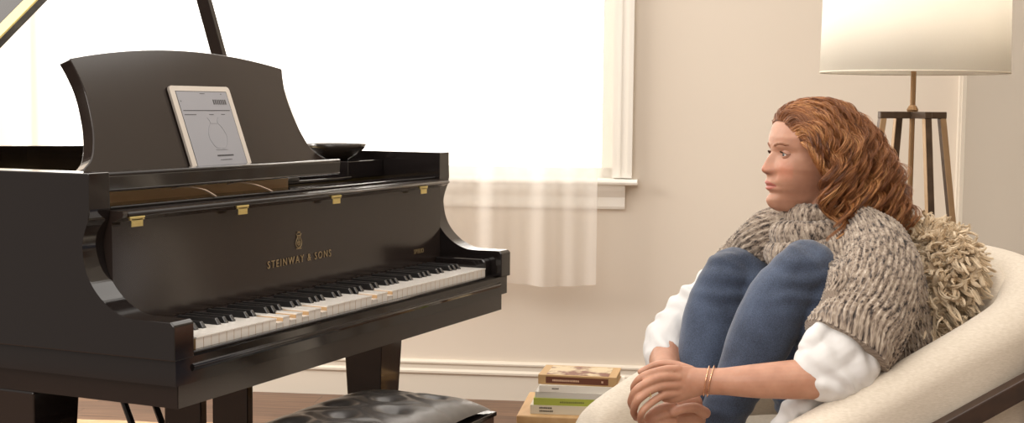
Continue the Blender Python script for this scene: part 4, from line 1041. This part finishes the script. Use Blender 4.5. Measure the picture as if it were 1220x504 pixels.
def knit_tube(rows, seg, n, close=True, up=None, relief=.0052, fold=.006, swap=False, fseed=0, capped=True):
    """rows: px,py,depth,ra,rb -> knitted tube; ribs run along the tube (or round it when swap)"""
    q = catmull([tuple(at(*p[:3]))+tuple(p[3:5]) for p in rows], n); P = [Vector(a[:3]) for a in q]
    bm = bmesh.new(); uvl = bm.loops.layers.uv.new('stitches')
    rings = []; UVs = []; L = 0; prevN = None; ref = Vector(up) if up is not None else None
    for i in range(n):
        t_ = (P[min(i+1, n-1)]-P[max(i-1, 0)]).normalized()
        if i: L += (P[i]-P[i-1]).length
        nn = (ref-t_*ref.dot(t_)) if ref is not None else ((UP-t_*UP.dot(t_)) if prevN is None else prevN-t_*prevN.dot(t_)); nn.normalize(); prevN = nn; bb = t_.cross(nn)
        ra, rb = q[i][3], q[i][4]; peri = 2*math.pi*math.sqrt((ra*ra+rb*rb)/2); nr_ = round(2*math.pi*math.sqrt((q[n//2][3]**2+q[n//2][4]**2)/2)/RIB)
        ring = []; uvr = []
        for k in range(seg+1):
            a = 2*math.pi*k/seg; u = k/seg*nr_; v = L/STI
            if swap: rib = v*STI/RIB; st_ = u*RIB/STI
            else: rib = u; st_ = v
            fr = rib-math.floor(rib); ridge = abs(math.sin(math.pi*fr))**.6; ch = .5+.5*math.sin(2*math.pi*(st_+1.1*abs(fr-.5)))
            p = P[i]+nn*(math.cos(a)*ra)+bb*(math.sin(a)*rb); out = (nn*(math.cos(a)*rb)+bb*(math.sin(a)*ra)).normalized()
            fo = fold*(mnoise.noise(p*9+Vector((fseed, 0, 0)))+.5*mnoise.noise(p*19))
            p = p+out*(relief*(ridge-.5)+relief*.45*ch*ridge+fo)
            uvr.append((rib, st_+1.1*abs(fr-.5)))
            if k < seg: ring.append(bm.verts.new(p))
        rings.append(ring); UVs.append(uvr)
    for i in range(n-1):
        for k in range(seg):
            k2 = (k+1) % seg; f = bm.faces.new((rings[i][k], rings[i][k2], rings[i+1][k2], rings[i+1][k]))
            for lp_, (a_, b_) in zip(f.loops, ((i, k), (i, k+1), (i+1, k+1), (i+1, k))): lp_[uvl].uv = UVs[a_][b_]
    if capped:
        for rg, off in ((rings[0], P[0]), (rings[-1], P[-1])):
            c_ = bm.verts.new(off)
            for k in range(seg): bm.faces.new((rg[k], rg[(k+1) % seg], c_))
    return prel(bm)
def knit(name, bms, parent):
    me = bpy.data.meshes.new(name); bj = bmesh.new()
    for b_ in bms:
        bmesh.ops.recalc_face_normals(b_, faces=b_.faces); tm = bpy.data.meshes.new('t'); b_.to_mesh(tm); b_.free(); bj.from_mesh(tm); bpy.data.meshes.remove(tm)
    bj.to_mesh(me); bj.free(); me.polygons.foreach_set('use_smooth', [True]*len(me.polygons))
    return link(name, me, KNIT, parent)
tor = knit_tube([(990, 262, 2.98, .055, .060), (998, 280, 2.98, .088, .115), (1012, 305, 2.98, .118, .175), (1026, 350, 2.97, .125, .180), (1036, 400, 2.97, .125, .175), (1036, 450, 2.97, .120, .170), (1030, 520, 2.97, .13, .18)], 360, 170, up=RT, fold=.008)
cardigan = knit('cardigan', [tor], person)
slv = knit_tube([(1018, 276, 2.93, .045, .06), (1038, 294, 2.87, .068, .075), (1048, 324, 2.82, .080, .088), (1044, 352, 2.778, .087, .094), (1028, 386, 2.735, .088, .090), (1014, 406, 2.708, .086, .082), (1007, 417, 2.70, .084, .080)], 260, 170, up=RT, fold=.010, fseed=3)
o = knit('sleeve', [slv], cardigan)
slf = knit_tube([(960, 268, 3.02, .05, .06), (920, 284, 3.09, .060, .068), (893, 305, 3.14, .056, .062), (868, 332, 3.17, .052, .058), (850, 352, 3.17, .048, .052)], 130, 80, up=UP, fold=.006, fseed=6)
o = knit('sleeve', [slf], cardigan)
# front panel draping from the near shoulder over the thigh, and the cowl neck
pnl = knit_tube([(1012, 300, 2.87, .030, .060), (1022, 335, 2.81, .040, .070), (1014, 360, 2.75, .038, .070), (998, 374, 2.715, .028, .050)], 130, 60, up=HL, fold=.006, fseed=9)
knit('front_panel', [pnl], cardigan)
def ringrows(c, rx, ry, ra, rb, tl, n=26):
    rows = []
    for k in range(n+1):
        a = 2*math.pi*k/n+math.pi; p = c+HF*(math.cos(a)*rx)+HL*(math.sin(a)*ry)+UP*(math.cos(a)*tl)
        rows.append((p, ra*(1+.18*math.sin(a*3+1)), rb*(1+.15*math.sin(a*2))))
    return rows
def knit_ring(c, rx, ry, ra, rb, tl, seed):
    rows = ringrows(c, rx, ry, ra, rb, tl); global at
    old = at; tbl = [r_[0] for r_ in rows]
    at = lambda i, _a, _b: tbl[int(i)]
    bm = knit_tube([(i, 0, 0, r_[1], r_[2]) for i, r_ in enumerate(rows)], 84, 260, up=UP, fold=.006, fseed=seed, swap=True, capped=False, relief=.0026)
    at = old; return bm
nc = hp(-.028, 0, -.016)
knit('cowl_neck', [knit_ring(nc+UP*.010+HF*.004, .072, .070, .026, .017, -.010, 1), knit_ring(nc-UP*.018+HF*.010, .088, .086, .026, .021, -.022, 2), knit_ring(nc-UP*.050+HF*.010, .098, .104, .026, .022, -.030, 4)], cardigan)
# ---- hair
HAIR = bpy.data.materials.new('copper_hair'); HAIR.use_nodes = True; t = NT(HAIR); b = t.n['Principled BSDF']; b.inputs['Roughness'].default_value = .36; b.inputs['Specular IOR Level'].default_value = .6
an = t.new('ShaderNodeAttribute'); an.attribute_name = 'tone'; rp = t.new('ShaderNodeValToRGB'); cr = rp.color_ramp
cr.elements[0].color = srgb(82, 46, 26); cr.elements[0].position = 0; cr.elements[1].color = srgb(216, 160, 104); cr.elements[1].position = 1
e = cr.elements.new(.35); e.color = srgb(132, 80, 45); e = cr.elements.new(.75); e.color = srgb(176, 116, 68)
t.link(an.outputs['Fac'], rp.inputs[0]); t.link(rp.outputs[0], b.inputs['Base Color'])
def skull(th, ph, off=0):
    """th azimuth from the face (0) towards her left (pi/2); ph elevation"""
    z = .130+.096*math.sin(ph); zc = min(max(z, .01), .2230)
    F_, Wd, B_ = hi(zc, fr_), hi(zc, wd_), hi(zc, bk_); c_ = math.cos(th); 
    cxh = F_-min(.085, .8*(F_-B_)); rx = (F_-cxh) if c_ > 0 else (cxh-B_)
    q = 1.0
    p = hp(cxh+rx*c_*q, Wd*math.sin(th)*q, z); ctr = hp(0, 0, .115); return p+(p-ctr).normalized()*off
hl = lambda d_: float(np.interp(d_, [0, 20, 50, 70, 85, 180], [36, 34, 15, -8, -28, -32]))
capb = bmesh.new(); g = []
for i in range(40):
    row = []
    for j in range(80):
        th_ = math.radians(-180+360*j/79); at_h = abs(math.degrees(th_)); lo_ = hl(at_h)+9; ph_ = math.radians(lo_+(90-lo_)*i/39)
        row.append(capb.verts.new(skull(th_, ph_, .0015)))
    g.append(row)
for i in range(39):
    for j in range(79): capb.faces.new((g[i][j], g[i][j+1], g[i+1][j+1], g[i+1][j]))
NL, NS, NK = 470, 17, 60
ctrE = np.array(hp(.005, 0, .119)); aF = np.array(HF); aL = np.array(HL); aU = np.array([0, 0, 1.]); AX = np.array([.107, .078, .1045])
def loc(p): r_ = p-ctrE; return np.array([r_@aF, r_@aL, r_@aU])
def glo(q): return ctrE+aF*q[0]+aL*q[1]+aU*q[2]
def push(p, off):
    q = loc(p); A_ = AX+off; e_ = math.sqrt(((q/A_)**2).sum())
    return glo(q/e_) if e_ < 1 else p
def flow(root, d, length, off, n, grav=.115, backd=.42, stick=1.0, spread=0):
    P = [root]; p = root.copy(); st = length/(n-1); side = 1 if loc(root)[1] > 0 else -1
    for k in range(1, n):
        u = k/(n-1); g_ = -aU*1.0-aF*(backd if u > .3 else .55)+aL*side*spread*u
        d = d+g_*grav*(50/n); d /= np.linalg.norm(d); p = push(p+d*st, off*min(1, u*6))
        if loc(p)[2] < -.02:                                  # rest on collar and shoulder
            q = loc(p); zf = -.175-.25*max(0, -.10-q[0])
            if q[2] < zf and abs(q[1]) < .16: p = glo(np.array([q[0]-.004, q[1]*1.01, zf]))
        d = (p-P[-1])/max(1e-6, np.linalg.norm(p-P[-1])); P.append(p)
    return np.array(P)
allP = []; tones = []
for i in range(NL):
    side = 1 if i % 10 < 7 else -1; sidelock = i >= 350
    if sidelock: td = random.uniform(46, 100); th_ = math.radians(td); ph_ = math.radians(hl(td)+random.uniform(1, 34))
    else:
        th_ = math.radians(random.uniform(12, 178)); lim = hl(math.degrees(th_))+(10 if th_ < 1.6 else 0)
        ph_ = math.radians(random.uniform(lim, 88))
    q = np.array([math.cos(th_)*math.cos(ph_), side*math.sin(th_)*math.cos(ph_), math.sin(ph_)])*AX; root = np.array(skull(side*th_, ph_, .001))
    zr_ = q[2]
    if sidelock: d0 = -aF*.9-aU*.35+aL*side*.25; Ln = random.uniform(.17, .235)
    else: d0 = -aF*1.0+aL*side*(.55*(1-abs(q[1])/.08))+aU*.35*(1 if q[0] > .03 else 0); Ln = .190+.125*max(0, zr_)/.1+random.uniform(-.03, .030)
    off = .003+.015*random.random()+(.005 if sidelock else 0)
    G_ = flow(root, d0/np.linalg.norm(d0), Ln, off, NK, grav=.135, backd=(.10 if sidelock else random.uniform(.0, .34)), spread=.18)
    s_ = np.linspace(0, 1, NK); T_ = np.gradient(G_, axis=0); T_ /= np.linalg.norm(T_, axis=1, keepdims=True)
    A = np.cross(T_, aF+.25*rng.normal(size=3)); A /= np.linalg.norm(A, axis=1, keepdims=True); B = np.cross(T_, A)
    on_ = np.clip((s_-.20)/.40, 0, 1)**1.2; amp = (.0006+.0195*on_)*random.uniform(.75, 1.2)
    ph0 = 5.5*mnoise.noise(Vector(tuple(q*18)))+random.gauss(0, .5); ang_ = ph0+2*math.pi*(Ln/.090)*s_
    G_ = G_+A*(amp*np.cos(ang_))[:, None]+B*(amp*np.sin(ang_))[:, None]
    Wb = np.cos(ang_+.9)[:, None]*A+np.sin(ang_+.9)[:, None]*B; Wc = np.cross(T_, Wb)
    width = .0062+.0040*random.random(); tone = .60+.30*mnoise.noise(Vector(tuple(q*40)))+random.gauss(0, .15)
    for k in range(NS):
        o1 = (k/(NS-1)-.5)*2; o2 = random.gauss(0, .4)
        w_ = width*(.60+.55*np.sin(np.pi*np.clip(s_*1.05, 0, 1)))*(1-.55*s_**4)
        st = G_+Wb*(o1*w_)[:, None]+Wc*(o2*w_*.45+.0022*np.cos(o1*2))[:, None]
        fz = rng.normal(scale=.0016, size=3); st = st+fz*(np.sin(s_*7+o1*2)*s_)[:, None]
        allP.append(st); tones.append(min(1, max(0, tone+.16*math.cos(o1*2.4)+random.gauss(0, .10))))
P = np.array(allP)
hair = strands('hair', P, rng.uniform(.00036, .00068, len(P)), HAIR, person, orel=PERS, taper=.55)
hair.data.attributes['tone'].data.foreach_set('value', np.repeat(np.array(tones), NK*3).astype(np.float32))
# smooth hair combed back from the hairline over the crown
Q = []; tq = []
for i in range(6500):
    side = 1 if random.random() < .62 else -1; th_ = math.radians(random.uniform(0, 112)); lo = hl(math.degrees(th_))
    ph_ = math.radians(random.uniform(lo, 86)) if i % 3 else math.radians(lo+abs(random.gauss(0, 5)))
    q = np.array([math.cos(th_)*math.cos(ph_), side*math.sin(th_)*math.cos(ph_), math.sin(ph_)])*AX; root = np.array(skull(side*th_, ph_, .001+.003*random.random()))
    d0 = -aF*1.0+aL*side*(.5*(1-abs(q[1])/.08))+aU*(.8 if q[0] > .03 and q[2] < .09 else .1); nz_ = mnoise.noise(Vector(tuple(q*25)))
    G_ = flow(root, d0/np.linalg.norm(d0), random.uniform(.11, .17), .007+.009*random.random()+.004*nz_, 22, grav=.16, backd=.35)
    G_ = G_+aL*(.0035*np.sin(np.linspace(0, 5, 22)+nz_*6)*np.linspace(0, 1, 22))[:, None]
    Q.append(G_); tq.append(min(1, max(0, .60+.5*nz_+random.gauss(0, .12))))
h2 = strands('hair_top', np.array(Q), .00062, HAIR, person, orel=PERS, taper=.5); h2.data.attributes['tone'].data.foreach_set('value', np.repeat(np.array(tq), 22*3).astype(np.float32))
CAPM = mat('hair_cap_brown', srgb(128, 76, 42), .6);  # hair-coloured cap under the strands
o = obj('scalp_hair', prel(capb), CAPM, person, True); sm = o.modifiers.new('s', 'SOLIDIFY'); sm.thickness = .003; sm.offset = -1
# ---- bracelets and ring
for dx_, r_ in ((0, .0315), (5, .0325)):
    c = at(842+dx_, 454, 2.70); ax = (at(862, 454, 2.69)-at(826, 454, 2.705)).normalized(); n1_ = (UP+ax*.25*(1 if dx_ else .6)).normalized(); n1_ = (n1_-ax*n1_.dot(ax)*.6).normalized(); n2_ = ax.cross(n1_).normalized()
    bm = bmesh.new(); tube(bm, [c+n1_*(math.cos(a)*r_*.93)+n2_*(math.sin(a)*r_*.83)+ax*(.004*math.cos(a)) for a in np.linspace(0, 2*math.pi, 40, endpoint=False)], .0011, 8, closed=True, cap=False)
    obj('bracelet', prel(bm), mat('rose_gold', (.80, .48, .30, 1), .25, metal=1), person, True)
c = at(772, 468, 2.672); ax = (at(761, 476, 2.665)-at(784, 461, 2.68)).normalized(); n1_ = (UP-ax*ax.z).normalized(); n2_ = ax.cross(n1_)
bm = bmesh.new(); tube(bm, [c+n1_*(math.cos(a)*.0090)+n2_*(math.sin(a)*.0090) for a in np.linspace(0, 2*math.pi, 30, endpoint=False)], .0009, 8, closed=True, cap=False); obj('ring', prel(bm), BRASS, person, True)
#PART lights
w = bpy.data.worlds.new('sky'); bpy.context.scene.world = w; w.use_nodes = True; nt = w.node_tree
for n_ in list(nt.nodes): nt.nodes.remove(n_)
tc = nt.nodes.new('ShaderNodeTexCoord'); dot = nt.nodes.new('ShaderNodeVectorMath'); dot.operation = 'DOT_PRODUCT'; dot.inputs[1].default_value = tuple(Vector((N.x, N.y, .25)).normalized())
mr = nt.nodes.new('ShaderNodeMapRange'); mr.interpolation_type = 'SMOOTHSTEP'; mr.inputs[1].default_value = .1; mr.inputs[2].default_value = .8; mr.inputs[3].default_value = 0; mr.inputs[4].default_value = 1
mc = nt.nodes.new('ShaderNodeMixRGB'); mc.inputs[1].default_value = (.40, .35, .31, 1); mc.inputs[2].default_value = (5.2, 4.9, 4.5, 1)
bg = nt.nodes.new('ShaderNodeBackground'); ou = nt.nodes.new('ShaderNodeOutputWorld')
nt.links.new(tc.outputs['Generated'], dot.inputs[0]); nt.links.new(dot.outputs['Value'], mr.inputs[0]); nt.links.new(mr.outputs[0], mc.inputs[0]); 
sx = nt.nodes.new('ShaderNodeSeparateXYZ'); nt.links.new(tc.outputs['Generated'], sx.inputs[0])
m2 = nt.nodes.new('ShaderNodeMapRange'); m2.interpolation_type = 'SMOOTHSTEP'; m2.inputs[1].default_value = .2; m2.inputs[2].default_value = .8; nt.links.new(sx.outputs[2], m2.inputs[0])
mt = nt.nodes.new('ShaderNodeMixRGB'); mt.inputs[2].default_value = (2.15, 2.0, 1.84, 1); nt.links.new(m2.outputs[0], mt.inputs[0]); nt.links.new(mc.outputs[0], mt.inputs[1])
nt.links.new(mt.outputs[0], bg.inputs[0]); nt.links.new(bg.outputs[0], ou.inputs[0])
def area(name, loc, target, size, power, col):
    l = bpy.data.lights.new(name, 'AREA'); l.shape = 'RECTANGLE'; l.size, l.size_y = size; l.energy = power; l.color = col
    o = bpy.data.objects.new(name, l); C.objects.link(o); o.location = loc
    o.rotation_euler = (Vector(target)-Vector(loc)).to_track_quat('-Z', 'Y').to_euler(); return o
# added fill lights, no windows there: one from the left, one behind the viewer
area('fill_left', wp(-2.6, -1.8, 2.5), wp(2.2, -1.2, 1.15), (1.6, 1.3), 190, (1, .95, .88))
area('fill_behind', wp(-.6, -5.6, 2.3), wp(1.8, 0, 1.2), (2.4, 1.8), 75, (1, .94, .87))
